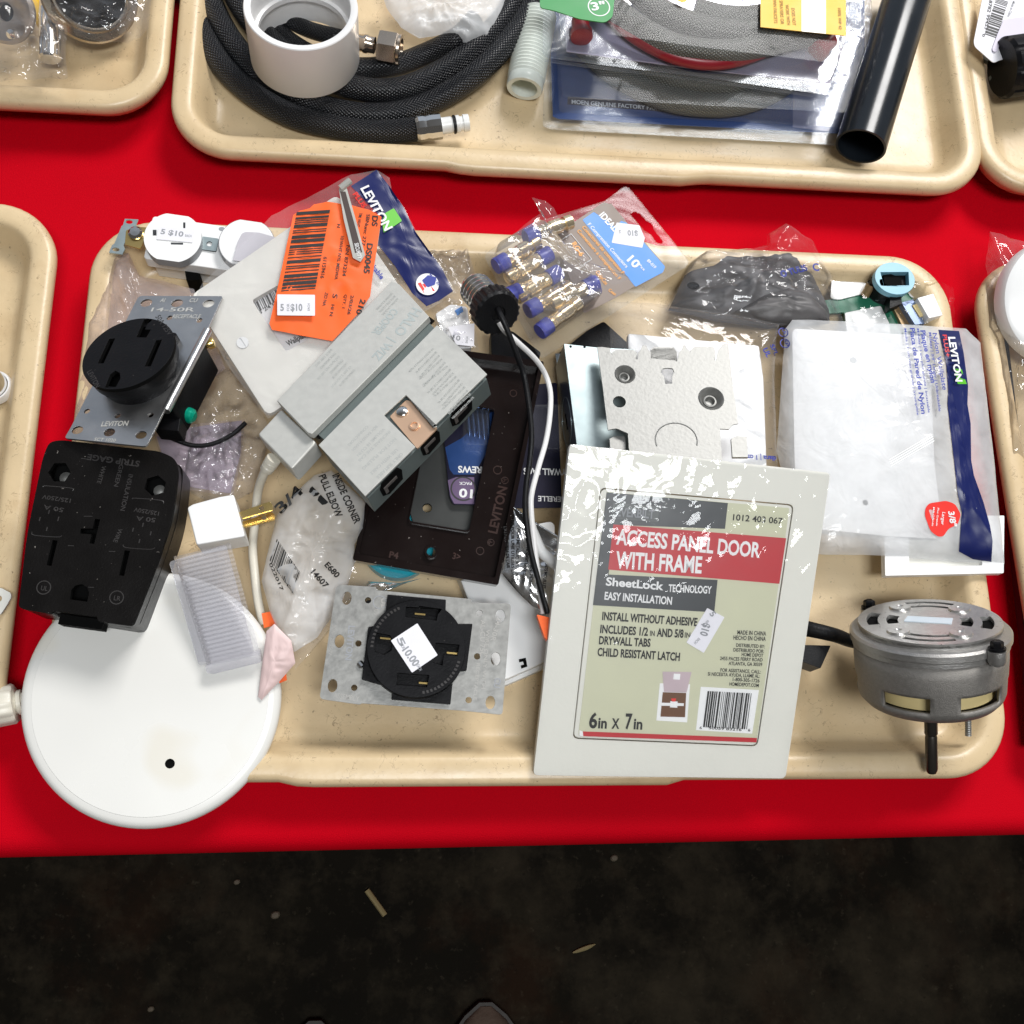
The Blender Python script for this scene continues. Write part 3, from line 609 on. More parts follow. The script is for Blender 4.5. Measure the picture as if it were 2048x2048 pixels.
m.bars(Fo_, (680,368),(570,930),(915,352), bp_, .05, 46, 9)
for tx, a, b, h in (('DS0045',(1175,585),(1150,795),40),('DS',(1212,392),(1208,465),38),('SBNum: 277',(1172,380),(1135,600),24),('TM: WHT',(1120,370),(1100,470),22),('10:WHT NYL MIDWA',(990,535),(945,840),22),('NN 873234',(1030,600),(1000,815),24),('61159416',(870,680),(845,830),26),('N',(965,450),(962,475),22),('210',(1130,975),(1095,1080),38),('2/03/26',(1060,950),(1035,1085),22),('QTY. 1',(1015,945),(998,1040),20),('S',(935,940),(930,970),34),('H/ N',(925,1015),(910,1095),22),('ZO NA',(880,930),(860,1025),22)):
    m.text(Fo_, tx, a, b, h, bp_, .05)
m.drape(bo, .04, st); m.build('orange_label', t, ang=80)
sticker(t, F.up(.85), [(543,945),(808,948),(808,1095),(543,1092)], '5', (565,1060), (590,1060), 50, 0, (('$10',(637,1060),(720,1060),50),('FOR',(628,1062),(628,1010),18),('EACH',(772,1060),(772,1010),16)))
m = MB(); Ft_ = F.up(.85); m.px(Ft_, [(975,200),(1030,195),(1100,440),(1160,670),(1128,718),(1075,690),(1010,420)], 0, .05, mat('silver_tape',(.62,.61,.56),.3,.6), .03); m.px(Ft_, [(985,225),(1022,225),(1140,650),(1090,655)], .05, .07, mat('tape_stripe',(.06,.04,.035),.4), 0); m.text(Ft_, 'SECURITY', (1085,590),(1110,700),28,wp,.09); m.tube([Ft_.w(*Ft_.l((985,205)),.05), Ft_.w(*Ft_.l((1055,150)),.1)], .22, mat('silver_tape',(0,0,0)), 10, 1); m.build('security_tape', t)
# ---- painted steel driver box
F = fr('W', (637,890), 7.1, (874,650), 7.1, (730,992), 8.5); k = F.n((780,800), 40)
t = thing('driver_box', 'grey painted steel driver box with copper-coloured plate, lying across the brown wall plate', 'electrical box', F.w(*F.l((790,800)), -3))
q = lambda *p: F.ls(p)
Gs = F.at('S'); cut = Gs.ls([(250,575),(430,400),(680,650),(520,815)])
m = MB(); face = F.ls([(637,890),(874,650),(974,748),(870,859)]) 
face = F.ls([(637,890),(874,650),(974,748),(868,852)])+[Gs.l((665,660)), Gs.l((430,425)), Gs.l((262,580)), Gs.l((505,825))]+F.ls([(730,992)])
m.plate(F, face, -.12, 0, halo); m.build('top_cover', t, bev=.03)
e1, e2 = F.l((974,748)), F.l((730,992)); f1, f2 = F.l((637,890)), F.l((874,650))
def qp(a, b, t_): return (a[0]+(b[0]-a[0])*t_, a[1]+(b[1]-a[1])*t_)
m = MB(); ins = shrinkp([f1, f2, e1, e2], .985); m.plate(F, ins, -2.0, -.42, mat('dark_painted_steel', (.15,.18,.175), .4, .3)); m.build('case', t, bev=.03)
Fs_ = axfr(F.w(*qp(e2, e1, .5), -1.05), F.ez.cross(F.w(*e1)-F.w(*e2))*1.0, 'S')
m = MB(); dirn = (F.w(*e1)-F.w(*e2)).normalized(); outn = F.ez.cross(dirn); outn = -outn if outn.dot(F.w(*e1)-F.w(*f2)) < 0 else outn
Fw = Fr('S', F.w(*e2, -1.05), dirn, F.ez, outn)
WL = (F.w(*e1)-F.w(*e2)).length
for cx, w_ in ((.18,.085),(.50,.075),(.76,.09)):
    x = WL*cx; ww = WL*w_
    m = MB(); m.plate(Fw, [(x-ww,.35),(x-ww*.7,.72),(x+ww*.8,.72),(x+ww,.3),(x+ww*.8,-.5),(x-ww*.5,-.62),(x-ww,-.3)], -.05, .03, deep)
    m.box(Fw, x-ww*.75, .1, .03, x+ww*.45, .3, .08, mat('dim_terminal',(.10,.09,.085),.4)); m.box(Fw, x-ww*.75, -.3, .03, x-ww*.5, .1, .08, mat('dim_terminal',(0,0,0))); m.build('connector_port', t)
m = MB(); m.px(Gs, [(300,572),(425,445),(460,452),(668,662),(512,822)], -.35, -.25, copper, .1)
m.build('copper_plate', t)
for p, z_, mt_ in (((395,537),0,chrome),((492,645),0,copper)):
    m = MB(); c = Gs.l(p); Fb = Fr('S', Gs.w(c[0],c[1],-.25), F.ex,F.ey,F.ez); m.lathe(Fb, [(.36,0),(.33,.1),(.18,.2),(0,.22)] if mt_ is chrome else [(.28,0),(.3,.1),(.2,.12),(.17,.02),(0,0)], mt_, 24); m.build('rivet', t)
# lid (second face) one step higher
Fh = F.up(.25).at('B'); lid = Fh.ls([(540,1690),(1345,850),(1400,872),(1610,1100),(785,1925),(755,1915)])
m = MB(); m.plate(Fh, lid, -.5, 0, halo); m.build('hinged_lid', t, bev=.04)
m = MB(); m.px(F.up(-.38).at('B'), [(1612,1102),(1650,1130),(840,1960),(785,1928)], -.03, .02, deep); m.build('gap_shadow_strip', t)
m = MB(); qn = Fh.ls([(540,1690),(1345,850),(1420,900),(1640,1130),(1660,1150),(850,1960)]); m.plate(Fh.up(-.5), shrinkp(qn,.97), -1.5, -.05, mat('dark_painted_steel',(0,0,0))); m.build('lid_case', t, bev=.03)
m = MB(); Fg_ = F.up(-.35).at('G'); m.plate(Fg_, rpoly(Fg_.ls([(108,213),(255,55),(475,262),(320,432)]),.2), -1.4, 0, halo); m.build('end_cap', t, bev=.12, seg=3)
m = MB()
for tx, a, b, h in (('HALO',(1500,1035),(1360,1215),70),('| WIZ',(1330,1250),(1205,1385),62),('COOPER',(1350,1040),(1205,1215),56)):
    m.text(Fh, tx, a, b, h, mat('faded_print',(.42,.46,.45),.5), .012)
lp = mat('faint_print', (.47,.48,.46), .5)
rnd = random.Random(4)
for i in range(7):
    x, y = 1080-i*22, 1470-i*21; L_ = rnd.uniform(120,210); m.text(Fh, rnd.choice(['CATALOG NO. LED 120','INPUT 120V 60HZ','FOR USE WITH SUITABLE','CLASS 2 OUTPUT','TYPE IC INHERENTLY']), (x-i*5,y-i*3), (x-i*5-L_*.75,y-i*3+L_*.8), 18, lp, .012)
for i in range(3): x, y = 1385-i*20, 970-i*19; m.text(Fh, rnd.choice(['LIGHTING SOLUTIONS','MADE FOR COOPER','BY COOPER U.S.A.']), (x,y), (x-110,y+115), 16, lp, .012)
for tx, a, b, h in (('NOT FOR PULLING',(345,755),(90,990),26),('USE WITH CABLE',(355,840),(150,1030),26),('ONLY SUITABLE',(395,870),(200,1060),26),('INCREASE THE CAB',(300,700),(60,930),24),('VOLUME 18 CU IN',(255,680),(50,890),24),('BOX RATED 4 LEADS',(200,660),(10,850),22),('CONNECTORS',(130,660),(-20,810),22)): m.text(Gs, tx, a, b, h, lp, .012)
for i in range(15):
    x, y = 640+i*22, 60+i*27
    if y > 440: break
    m.text(Gs, rnd.choice(['LED RECESSED DOWNLIGHT DRIVER','INPUT VOLTAGE 120V 60HZ CURRENT','MIN SUPPLY CONDUCTOR TEMP 90C','SUITABLE FOR DAMP LOCATION','ACCESS ABOVE CEILING REQUIRED']), (x,y), (x-rnd.uniform(150,200),y+rnd.uniform(150,190)), 17, lp, .012)
m.build('printed_text', t)
# ---- brown wall plate (back side up)
F = fr('S', (20,1700), 3.1, (1145,1890), 3.1, (1500,165), 4.6)
t = thing('brown_wall_plate', 'glossy brown single-window wall plate lying back side up under the driver box', 'wall plate', F.w(*F.l((760,1000)), -.5))
ou_ = F.ls([(20,1700),(1145,1895),(1500,165),(400,15)]); wi = rpoly(F.ls([(455,1385),(925,1462),(1125,520),(650,430)]), .25)
hs = circ(F.l((628,1625)), 42*F.n((628,1625)), 20)
m = MB(); m.plate(F, rpoly(shrinkp(ou_,.975),.12), -.95, -.8, brn, [wi, hs]); m.build('plate_web', t)
def ringp(o_, t_): return shrinkp(o_, t_)
m = MB(); m.plate(F, rpoly(ou_,.15), -.95, 0, brn, [rpoly(ringp(ou_,.94),.12)]); m.build('outer_rim', t, bev=.06)
m = MB(); m.plate(F, rpoly(shrinkp(wi,1.03),0), -.8, -.6, brn, [shrinkp(wi,1.0)]); m.build('window_lip', t, bev=.03)
m = MB(); c = F.l((628,1625)); r0 = 42*F.n((628,1625)); m.plate(F, circ(c,r0*1.25,24), -.8, -.5, brn, [circ(c,r0*.8,24)]); m.build('screw_boss', t, bev=.03)
m = MB(); eb = mat('embossed_brown',(.045,.024,.02),.2)
Fe = F.up(-.8); m.text(Fe, 'LEVITON', (1135,1500),(1215,1140), 72, eb, .015)
for p, r in (((1088,1565),28),((1197,1085),28),((1005,1630),32),((1140,1005),34),((1262,412),28)): c = Fe.l(p); kk = Fe.n(p); m.plate(Fe, circ(c, r*kk, 24), 0, .02, eb, [circ(c, r*kk*.82, 24)])
m.text(Fe, 'R', (1078,1582),(1104,1560),26, eb, .02); m.text(Fe, 'UL', (1186,1100),(1212,1078),24, eb, .02); m.text(Fe, '3>', (790,1690),(850,1700),50, eb, .02); m.text(Fe, 'P4', (300,1680),(370,1692),50, eb, .02); m.build('embossed_lettering', t)
# ---- pile under it
t = thing('smoked_plate', 'smoked grey flat plate with a round hole, seen through the brown plate window', 'plate', W('S',800,1200,1.6)); F = flat('S',(800,1200),2.0)
m = MB(); m.px(F, [(500,900),(1150,560),(1180,900),(1010,1560),(500,1460),(430,1200)], -.25, 0, smoke, .3, [circ(F.l((597,1297)), .28, 20)], wm=deep); m.build('sheet', t, bev=.05)
t = thing('screw_card', 'dark purple hanging card of screws, printed upside down, under the brown plate', 'screw pack', W('R',200,700,2)); F = flat('S',(900,1200),2.4)
crd = [(690,400),(1600,330),(1640,1295),(1300,1300),(965,1275),(800,1272),(770,1215)]
m = MB(); m.px(F, crd, -.06, 0, purple, .15); m.px(F, [(735,830),(860,760),(1105,545),(1060,860),(960,1040),(800,1040),(770,1000)], None, .006, mat('deep_blue_print',(.02,.06,.20),.25,0,.3,30)); m.build('card', t)
m = MB(); c = F.l((875,1150)); kk = F.n((875,1150)); m.plate(F, F.ls([(755,1085),(820,1060),(960,1060),(960,1268),(805,1265),(778,1215)]), 0, .01, mauve); m.plate(F, circ(c, 97*kk, 32), .01, .02, bp_); m.plate(F, circ(c, 85*kk, 32), .02, .03, mauve)
m.text(F, '10', (950,1160),(845,1150), 68, wp, .04); m.text(F, 'PACK', (940,1100),(842,1098), 24, wp, .04); m.text(F, 'SCREWS', (1105,985),(835,975), 52, wp, .03)
Fq = F.at('R'); m.text(Fq, 'DRYWALL LAGS', (470,715),(185,708), 36, wp, .03); m.text(Fq, 'TEMERELLE', (470,868),(265,862), 30, wp, .03); m.build('card_print', t)
m = MB(); Fb = F.at('S'); ob_ = rpoly(Fb.ls([(860,420),(1090,400),(1050,860),(860,850)]),.3); m.plate(Fb, ob_, .03, .9, clear2, bottom=False); m.build('blister', t, bev=.15)
m = MB(); ob_ = rpoly(Fb.ls([(1390,520),(1640,520),(1620,880),(1400,860)]),.3); m.plate(Fb, ob_, .03, .6, clear2, bottom=False); m.build('blister', t, bev=.15)
for i in range(5):
    m = MB(); a = W('S',900+i*38,470+i*10,2.8); b = a+V((.2,-2.3,0)); Fs = axfr(a, b-a); m.lathe(Fs, [(0,0),(.32,0),(.14,.18),(.13,1.9),(0,2.3)], mat('blued_screw',(.10,.16,.32),.25,.9), 12); m.build('screw', t)
m = MB(); m.lathe(Fr('G', W('G',985,900,1.2), V((1,0,0)),V((0,1,0)),V((0,0,1))), [(0,.4),(2.05,.4),(2.15,.3),(2.15,-.6),(0,-.6)], teal, 40); m.build('teal_disc', label='round teal plastic disc in the pile under the brown wall plate', cat='disc', bev=0)
# ---- white housing under the round outlet
F = flat('W', (1000,1250), 1.9); t = thing('detector_housing', 'flat white plastic housing with a small slot, half under the round front outlet', 'housing', W('W',990,1260,.5))
m = MB(); m.px(F, [(905,1120),(925,1170),(1000,1365),(1105,1318),(1110,1150),(1110,1040),(1060,1050),(960,1090)], -1.0, 0, wht, .5); m.build('lid', t, bev=.12, seg=3)
m = MB(); m.px(F.up(.3), [(912,1135),(930,1180),(1003,1372),(1108,1326),(1112,1150),(1110,1050),(960,1095)], -2.1, -1.02, wht, .5); m.build('base', t, bev=.1)
Fv = flat('G',(1755,1650),1.25); m = MB(); m.px(Fv, [(1730,1628),(1772,1618),(1782,1672),(1745,1684),(1742,1665),(1762,1660),(1756,1640),(1733,1645)], 0, .72, deep); m.build('vent_slot', t)
# ---- foil packet, bracket, tube
t = thing('foil_packet', 'silver foil packet printed with French warnings, beside the front corner of the brown plate', 'packet', W('R',200,1300,1))
m = MB(); m.fan([W('R',*p,3.2) for p in ((130,940),(250,1060),(390,1180),(390,1480),(300,1500),(235,1470),(160,1400),(65,1290),(90,1080))], foil, .35, .2, .7, 6, 12, n=9); bv = m.bvh(); m.build('pouch', t, ang=80)
m = MB(); Fz = flat('R',(200,1250),3.6)
for tx, a, b in (("L'ATMOSPHERE DE L'AIR",(75,1030),(92,1260)),('NT POUR UNE UTILISES DANS',(115,990),(118,1335)),('NON METALLIQUES EXPOSE',(150,1040),(135,1340)),('BRANCHEMENT RAPIDE COUVERT',(205,1120),(172,1350)),('TEMP MIN. POUR 90 C',(228,1150),(212,1430)),('ELEMENTS MOUILLES',(310,1180),(290,1370))): m.text(Fz, tx, a, b, 18, bp_, .02)
m.drape(bv, .04); m.build('printed_text', t)
m = MB(); F = fr('R',(215,985),4.2,(375,1085),4.2,(240,1080),3.4); m.px(F, [(130,925),(215,990),(378,1090),(372,1150),(330,1172),(250,1095),(140,965)], -.1, 0, mat('bright_aluminium',(.8,.82,.85),.2,.95), .05); m.build('metal_bracket', label='shiny folded aluminium strip poking out under the access panel', cat='bracket', bev=.02)
m = MB(); m.tube([W('R',x,y,4.5) for x,y in ((235,1060),(280,1160),(330,1210),(420,1290))], .33, wht, 12); m.tube([W('R',x,y,4.6) for x,y in ((228,1020),(262,1130),(285,1175))], .26, wht, 12); m.build('cable_end', label='short thick white cable end below the aluminium strip', cat='cable')
# ---- black grey steel box with bright flange, left of bracket
F = flat('C',(900,1400),5.6); t = thing('steel_box', 'steel junction box with pale zinc top and dark side with round knockout', 'electrical box', W('C',950,1600,2))
m = MB(); m.px(F, [(800,1220),(1040,1247),(1300,1260),(1300,2100),(905,2050)], -.1, 0, zinc); m.build('top_flange', t, bev=.02)
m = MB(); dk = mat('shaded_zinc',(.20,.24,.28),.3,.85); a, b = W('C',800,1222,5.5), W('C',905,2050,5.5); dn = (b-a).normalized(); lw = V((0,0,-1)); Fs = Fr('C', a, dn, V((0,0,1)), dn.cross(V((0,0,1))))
if Fs.ez.x > 0: Fs.ez = -Fs.ez
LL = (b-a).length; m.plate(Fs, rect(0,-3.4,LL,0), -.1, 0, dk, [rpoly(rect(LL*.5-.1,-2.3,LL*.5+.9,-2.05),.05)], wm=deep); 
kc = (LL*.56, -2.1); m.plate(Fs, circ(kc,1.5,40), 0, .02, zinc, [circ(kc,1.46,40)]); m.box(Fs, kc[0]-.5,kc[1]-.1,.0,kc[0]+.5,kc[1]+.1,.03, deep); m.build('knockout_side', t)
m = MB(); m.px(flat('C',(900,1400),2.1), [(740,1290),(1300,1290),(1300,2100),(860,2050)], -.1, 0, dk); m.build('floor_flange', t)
for p in ((848,1240),(945,1243)): m = MB(); c = F.l(p); m.plate(F, circ(c,.08,10), .0, .02, deep); m.build('rivet_hole', t)
F = flat('C',(1050,1150),1.6); m = MB(); m.px(F, [(960,1130),(1080,1060),(1300,1260),(1300,1500),(760,1500),(760,1290)], -.5, 0, blk2, .2); m.build('black_plate', label='flat black plate buried between the blister pack and the steel box', cat='plate', bev=.05)
m = MB(); m.px(flat('C',(380,1230),2.2), [(285,1130),(440,1130),(640,1280),(600,1420),(290,1290)], -1.2, 0, blk2, .15); m.build('black_block', label='small black block below the screw-base lamp plug', cat='block', bev=.05)
# ---- galvanised bracket plate
F = fr('C', (1105,1820), 7.3, (1880,1810), 7.6, (1035,1245), 6.6); D_ = F.at('D')
t = thing('box_support_bracket', 'galvanised steel bracket plate with keyhole slot and two dimpled bolt holes behind the access panel', 'bracket', F.w(*F.l((1450,1600)), -1))
f2p = lambda p: (CR['C'][0]*0+((p[0]/3.864+1300)-900)*3.513, ((p[1]/3.864+420)-340)*3.513)
top = [(1035,1245),(1070,1243),(1130,1252),(1128,1275),(1150,1325),(1320,1330),(1322,1285),(1340,1262),(1352,1232),(1378,1232),(1392,1262),(1412,1280),(1412,1330),(1595,1345)]+[f2p(p) for p in ((215,1150),(225,1100),(250,1075),(255,1045),(275,1045),(290,1075),(318,1100),(325,1150),(510,1160),(530,1080),(560,1035),(605,1030),(640,1340),(683,1650),(640,1660),(610,1695),(540,1690),(555,1890),(560,1980),(0,1980))]+[(1260,2000),(1250,1850),(1170,1815),(1110,1825),(1075,1540)]
key = [(1480,1420),(1495,1395),(1530,1390),(1565,1395),(1575,1420),(1560,1450),(1560,1500),(1512,1503),(1505,1450)]
D1, D2 = (1230,1435), (1835,1605)
hh = [F.ls(key), oval(F,(1190,1628),43,43,22), oval(F,D1,58,58,30), oval(F,D2,72,72,26)]
m = MB(); m.plate(F, F.ls(top), -.1, 0, galv, hh); m.build('plate', t, bev=.015)
for p, r in ((D1,58),(D2,72)):
    c = F.l(p); kk = F.n(p)*r; m = MB(); m.lathe(Fr('C',F.w(c[0],c[1],0),F.ex,F.ey,F.ez), [(kk*1.2,.0),(kk*1.1,.06),(kk,.0),(kk*.85,-.2),(kk*.62,-.42),(kk*.6,-.32),(kk*.45,-.3),(kk*.4,-.4),(kk*.38,-.6),(0,-.6)], galv, 36); m.build('dimple', t)
for a, b in (((1150,1248),(1310,1300)),((1420,1240),(1590,1310))): m = MB(); m.px(F, [(a[0],b[1]+20),(a[0]-10,a[1]+20),(a[0]+15,a[1]),(b[0]-15,a[1]),(b[0]+10,a[1]+25),(b[0]+5,b[1]+35)], -.35, -.22, galv); m.build('bent_tab', t)
m = MB(); m.px(F, [f2p(p) for p in ((5,1130),(10,1060),(40,1042),(190,1045),(210,1080),(215,1150))], -.35, -.22, galv); m.px(F, [f2p(p) for p in ((325,1150),(320,1070),(345,1040),(495,1040),(515,1075),(510,1160))], -.35, -.22, galv); m.build('bent_tab', t)
c = F.l((1590,1900)); m = MB(); kk = F.n((1590,1900)); pts = [F.w(c[0]+kk*140*cos(a*pi/20), c[1]+kk*130*sin(a*pi/20), .0) for a in range(-2,23)]; m.tube(pts, .04, galv, 6, 1); m.build('knockout_ring', t)
for x in (1190, 2060-10): m = MB(); m.px(F, [(x-60,1860),(x-20,1840),(x+50,1845),(x+60,1990),(x-50,1990)], -.7, -.5, galv); m.build('clamp_tab', t)
# ---- bagged white plate under bracket
t = thing('bagged_wall_plate', 'white wall plate in a ribbed-top clear bag, under the galvanised bracket', 'package', W('D',600,1500,2))
F = fr('D',(-150,1980),4.6,(900,1980),4.6,(845,1050),4.3)
m = MB(); m.px(F, [(-170,950),(845,1045),(880,1300),(905,1980),(-150,1980)], -.6, 0, wht, .15); m.build('wall_plate', t, bev=.15, seg=3)
m = MB(); m.fan([W('D',x,y,z) for x,y,z in ((-325,705,3.9),(0,720,3.9),(600,800,3.9),(1000,880,3.9),(975,1000,4.0),(960,1300,4.1),(975,1700,4.2),(985,1990,4.2),(500,2050,5),(-200,2050,5),(-290,1300,4.0))], clear, .9, .16, .9, 14, 20, n=9); bv = m.bvh(); m.build('clear_bag', t, ang=80)
m = MB(); Fz = flat('D',(800,1100),4.5); m.text(Fz,'UL',(870,1075),(905,1140),40,bpb,.0); m.text(Fz,'SPL',(925,1045),(965,1130),34,bpb); m.text(Fz,'diana | 1 cm mas',(975,1905),(650,1885),38,bpb); m.drape(bv,.05); m.build('printed_text', t)
# ---- wall plate package right
t = thing('wall_plate_package', 'puffy white wall plate package with navy strip and red round mark', 'package', W('E',900,1400,2))
F = fr('I',(200,830),3.3,(1500,900),3.0,(60,-390),3.1)
m = MB(); m.px(F, [(140,-745),(1200,-690),(1240,300),(1310,880),(900,860),(350,805),(210,800),(160,300)], -.8, 0, wht, .4, [circ(F.l((706,600)),.18,16)], wm=gp); m.build('wall_plate', t, bev=.25, seg=4)
outl = [(85,-740,3.1),(140,-815,3.1),(500,-805,3.2),(1000,-780,3.2),(1480,-745,3.0),(1590,-640,2.8),(1640,-200,2.8),(1700,300,2.8),(1740,700,2.8),(1780,1075,2.8),(1300,1050,2.6),(860,1010,2.9),(340,1000,2.9),(120,600,3.0),(20,200,3.1)]
m = MB(); m.fan([W('I',x,y-0,z) for x,y,z in outl], milky, 1.75, .12, .5, 31, 24, n=6, jag=.05); bv = m.bvh(); sk = m
m2 = MB(); Fz = flat('E',(1400,1000),4.4)
m2.fan([W('E',x,y,4.2) for x,y in ((1270,925),(1430,935),(1465,1100),(1500,1360),(1495,1500),(1520,1650),(1524,1932),(1545,2050),(1620,2260),(1670,2440),(1690,2560),(1680,2720),(1540,2700),(1430,2640),(1475,2560),(1465,2400),(1420,2200),(1390,1932),(1340,1500),(1345,1380),(1330,1200))], blue, 0,0,.5,1,26,n=8); m2.drape(bv,.06); st = len(m2.v)
m2.px(Fz, [(1395,1225),(1450,1230),(1490,1345),(1420,1345)], None, .0, grn)
for tx,a,b,h,mm in (('LEVITON',(1342,985),(1400,1330),52,wp),('PLUS+',(1298,968),(1325,1140),32,redp),('Nylon Wallplate',(1220,955),(1300,1395),34,bpb),('Midway | 3/8" Larger | Unbreakable',(1190,950),(1268,1560),20,bpb),('Plaque en nylon',(1125,935),(1210,1340),38,bpb),('Midway | 1 cm plus grande | Incassable',(1098,920),(1185,1570),18,bpb),('Placa de Pared de Nylon',(1045,915),(1135,1580),36,bpb),('Media | 1 cm mas grande | Irrompible',(1000,920),(1100,1590),18,bpb)): m2.text(Fz,tx,a,b,h,mm,.09)
for i in range(st, len(m2.v)): 
    p = m2.v[i]; d = (p-CAM).normalized(); h = bv.ray_cast(CAM, d)
    if h[0] is not None: m2.v[i] = h[0]-d*(.1+(p.z-Fz.o.z)*4)
m2.build('navy_strip', t, ang=80)
m2 = MB(); Fz = flat('I',(1300,700),4.4); m2.px(Fz, [(1170,640),(1200,605),(1330,585),(1400,610),(1445,690),(1420,770),(1350,800),(1310,860),(1270,865),(1210,820),(1165,700)], None, 0, mat('scarlet_print',(.85,.02,.01),.4), .2)
for tx,a,b,h in (('3/8"',(1345,668),(1365,785),48),('Larger',(1300,672),(1290,770),24),('Plus Grande',(1262,640),(1250,780),14),('Mas Grande',(1228,635),(1218,780),14)): m2.text(Fz,tx,a,b,h,wp,.02)
for cx,cy in ((75,940-1660),(75,1030-1660)): pass
for i in range(len(m2.v)):
    p = m2.v[i]; d = (p-CAM).normalized(); h = bv.ray_cast(CAM, d)
    if h[0] is not None: m2.v[i] = h[0]-d*(.06+(p.z-Fz.o.z)*2)
m2.build('red_mark', t)
m2 = MB(); Fz = flat('E',(100,950),4)
for cx,cy,tx in ((72,945,'UL'),(85,1030,'SP')): m2.plate(Fz, circ(Fz.l((cx,cy)),.33,20), None, 0, bpb, [circ(Fz.l((cx,cy)),.27,20)]); m2.text(Fz,tx,(cx-12,cy-24),(cx+6,cy+26),26,bpb)
m2.drape(bv,.06); m2.build('approval_marks', t); sk.build('milky_wrapper', t, ang=80)
rb = MB()
for (x0,y0,x1,y1) in ((720,1270,1030,1135),(900,1930,1230,1735)):
    for i in range(4): rb.tube([W('E',x0+(x1-x0)*k_/8+i*6-10,y0+(y1-y0)*k_/8+i*16,4.5) for k_ in range(9)], .035, wht, 6, 1)
rb.drape(bv, .02); rb.build('printed_hatching', t)
m = MB(); Fh_ = flat('E',(613,1160),4); m.plate(Fh_, circ(Fh_.l((613,1160)), .24, 20), None, 0, mat('soft_grey_hole',(.55,.56,.57),.5)); m.drape(bv,.03); m.build('screw_hole', t)
# ---- white frame under that package
F = flat('I',(1300,1080),2.9); t = thing('switch_plate', 'plain white plastic plate under the front edge of the puffy package', 'frame', F.w(0,0,-.6))
m = MB(); m.px(F, [(860,1165),(1775,1145),(1780,700),(850,700)], -.55, 0, wht, .08, [F.ls([(1045,1092),(1610,1085),(1600,800),(1040,800)])]); m.px(F, [(1000,1100),(1650,1100),(1650,780),(1000,780)], -.5, -.3, pan); m.build('frame_body', t, bev=.04)
# ---- access panel
F = fr('H',(42,1805),2.75,(1342,1822),2.6,(228,98),8.6)
t = thing('access_panel', 'off-white plastic access panel in shrink wrap with red and charcoal label, leaning on the pile', 'access panel', F.w(*F.l((800,1800)),-.3))
o_ = F.ls([(42,1805),(1342,1822),(1574,246),(230,98)]); i_ = F.ls([(245,1617),(1198,1657),(1386,410),(388,322)])
m = MB(); m.plate(F, rpoly(o_,.3), -.55, 0, pan, [rpoly(i_,.35)]); m.build('frame', t, bev=.09, seg=3)
m = MB(); m.plate(F, rpoly(shrinkp(i_,.992),.33), -.4, -.02, pan); m.build('door', t, bev=.06, seg=3)
m = MB(); L0 = F.up(0)
m.px(L0, [(275,1595),(1192,1637),(1362,428),(420,345)], -.02, .01, khaki, .08)
def pp(pts, mm, z): m.px(L0, pts, None, z, mm)
pp([(420,346),(1045,402),(1030,535),(470,515),(430,770),(992,798),(975,965),(350,928)], lblk, .016)
pp([(455,512),(1345,583),(1310,818),(428,745)], lred, .02)
pp([(295,1578),(1195,1612),(1192,1635),(300,1603)], lred, .02)
pp([(280,1572),(297,1578),(300,1603),(280,1600)], wp, .03)
pp([(905,1348),(1205,1365),(1170,1590),(880,1572)], wp, .018)
for tx,a,b,h,mm in (('ACCESS PANEL DOOR',(468,612),(1208,682),78,wp),('WITH FRAME',(465,735),(908,762),86,wp),('SheetLock',(415,825),(712,850),42,wp),('TECHNOLOGY',(738,858),(960,868),38,wp),('EASY INSTALLATION',(408,898),(755,925),40,wp),
 ('INSTALL WITHOUT ADHESIVE',(396,1003),(886,1035),42,bp_),('INCLUDES 1/2',(386,1070),(632,1085),42,bp_),('IN',(643,1086),(667,1087),28,bp_),('AND 5/8',(678,1088),(815,1095),42,bp_),('IN',(822,1095),(850,1096),28,bp_),('DRYWALL TABS',(380,1128),(645,1142),42,bp_),('CHILD RESISTANT LATCH',(372,1188),(796,1214),42,bp_),
 ('6',(328,1558),(370,1560),78,bp_),('in',(375,1560),(420,1562),56,bp_),('X',(445,1562),(485,1563),52,bp_),('7',(515,1563),(550,1564),78,bp_),('in',(558,1565),(603,1567),56,bp_),('1012 403 067',(1070,490),(1325,510),32,bp_),
 ('MADE IN CHINA',(1093,1078),(1241,1085),22,bp_),('HECHO EN CHINA',(1073,1105),(1239,1112),22,bp_),('DISTRIBUTED BY:',(1087,1142),(1234,1150),18,bp_),('DISTRIBUIDO POR:',(1073,1166),(1230,1174),18,bp_),('HOME DEPOT',(1115,1190),(1226,1196),18,bp_),('2455 PACES FERRY ROAD',(1004,1210),(1223,1218),18,bp_),('ATLANTA, GA 30339',(1048,1236),(1221,1242),18,bp_),('FOR ASSISTANCE, CALL:',(1006,1270),(1213,1280),18,bp_),('SI NECESITA AYUDA, LLAME AL:',(941,1290),(1208,1302),18,bp_),('1-800-305-1726',(1069,1318),(1207,1326),18,bp_),('HOMEDEPOT.COM',(1052,1342),(1203,1350),18,bp_),('6',(898,1565),(910,1566),14,bp_),('50059 83216',(945,1566),(1115,1576),14,bp_),('6',(1148,1578),(1160,1578),14,bp_)): m.text(L0, tx, a, b, h, mm, .03)
m.bars(L0, (940,1370),(1168,1382),(916,1556), bp_, .03, 44, 12)
pp([(455,400),(690,420),(685,500),(448,482)], mat('muted_grey_print',(.10,.11,.11),.4), .02)
m.text(L0,'EVERBILT',(470,468),(665,482),44,gp,.03)
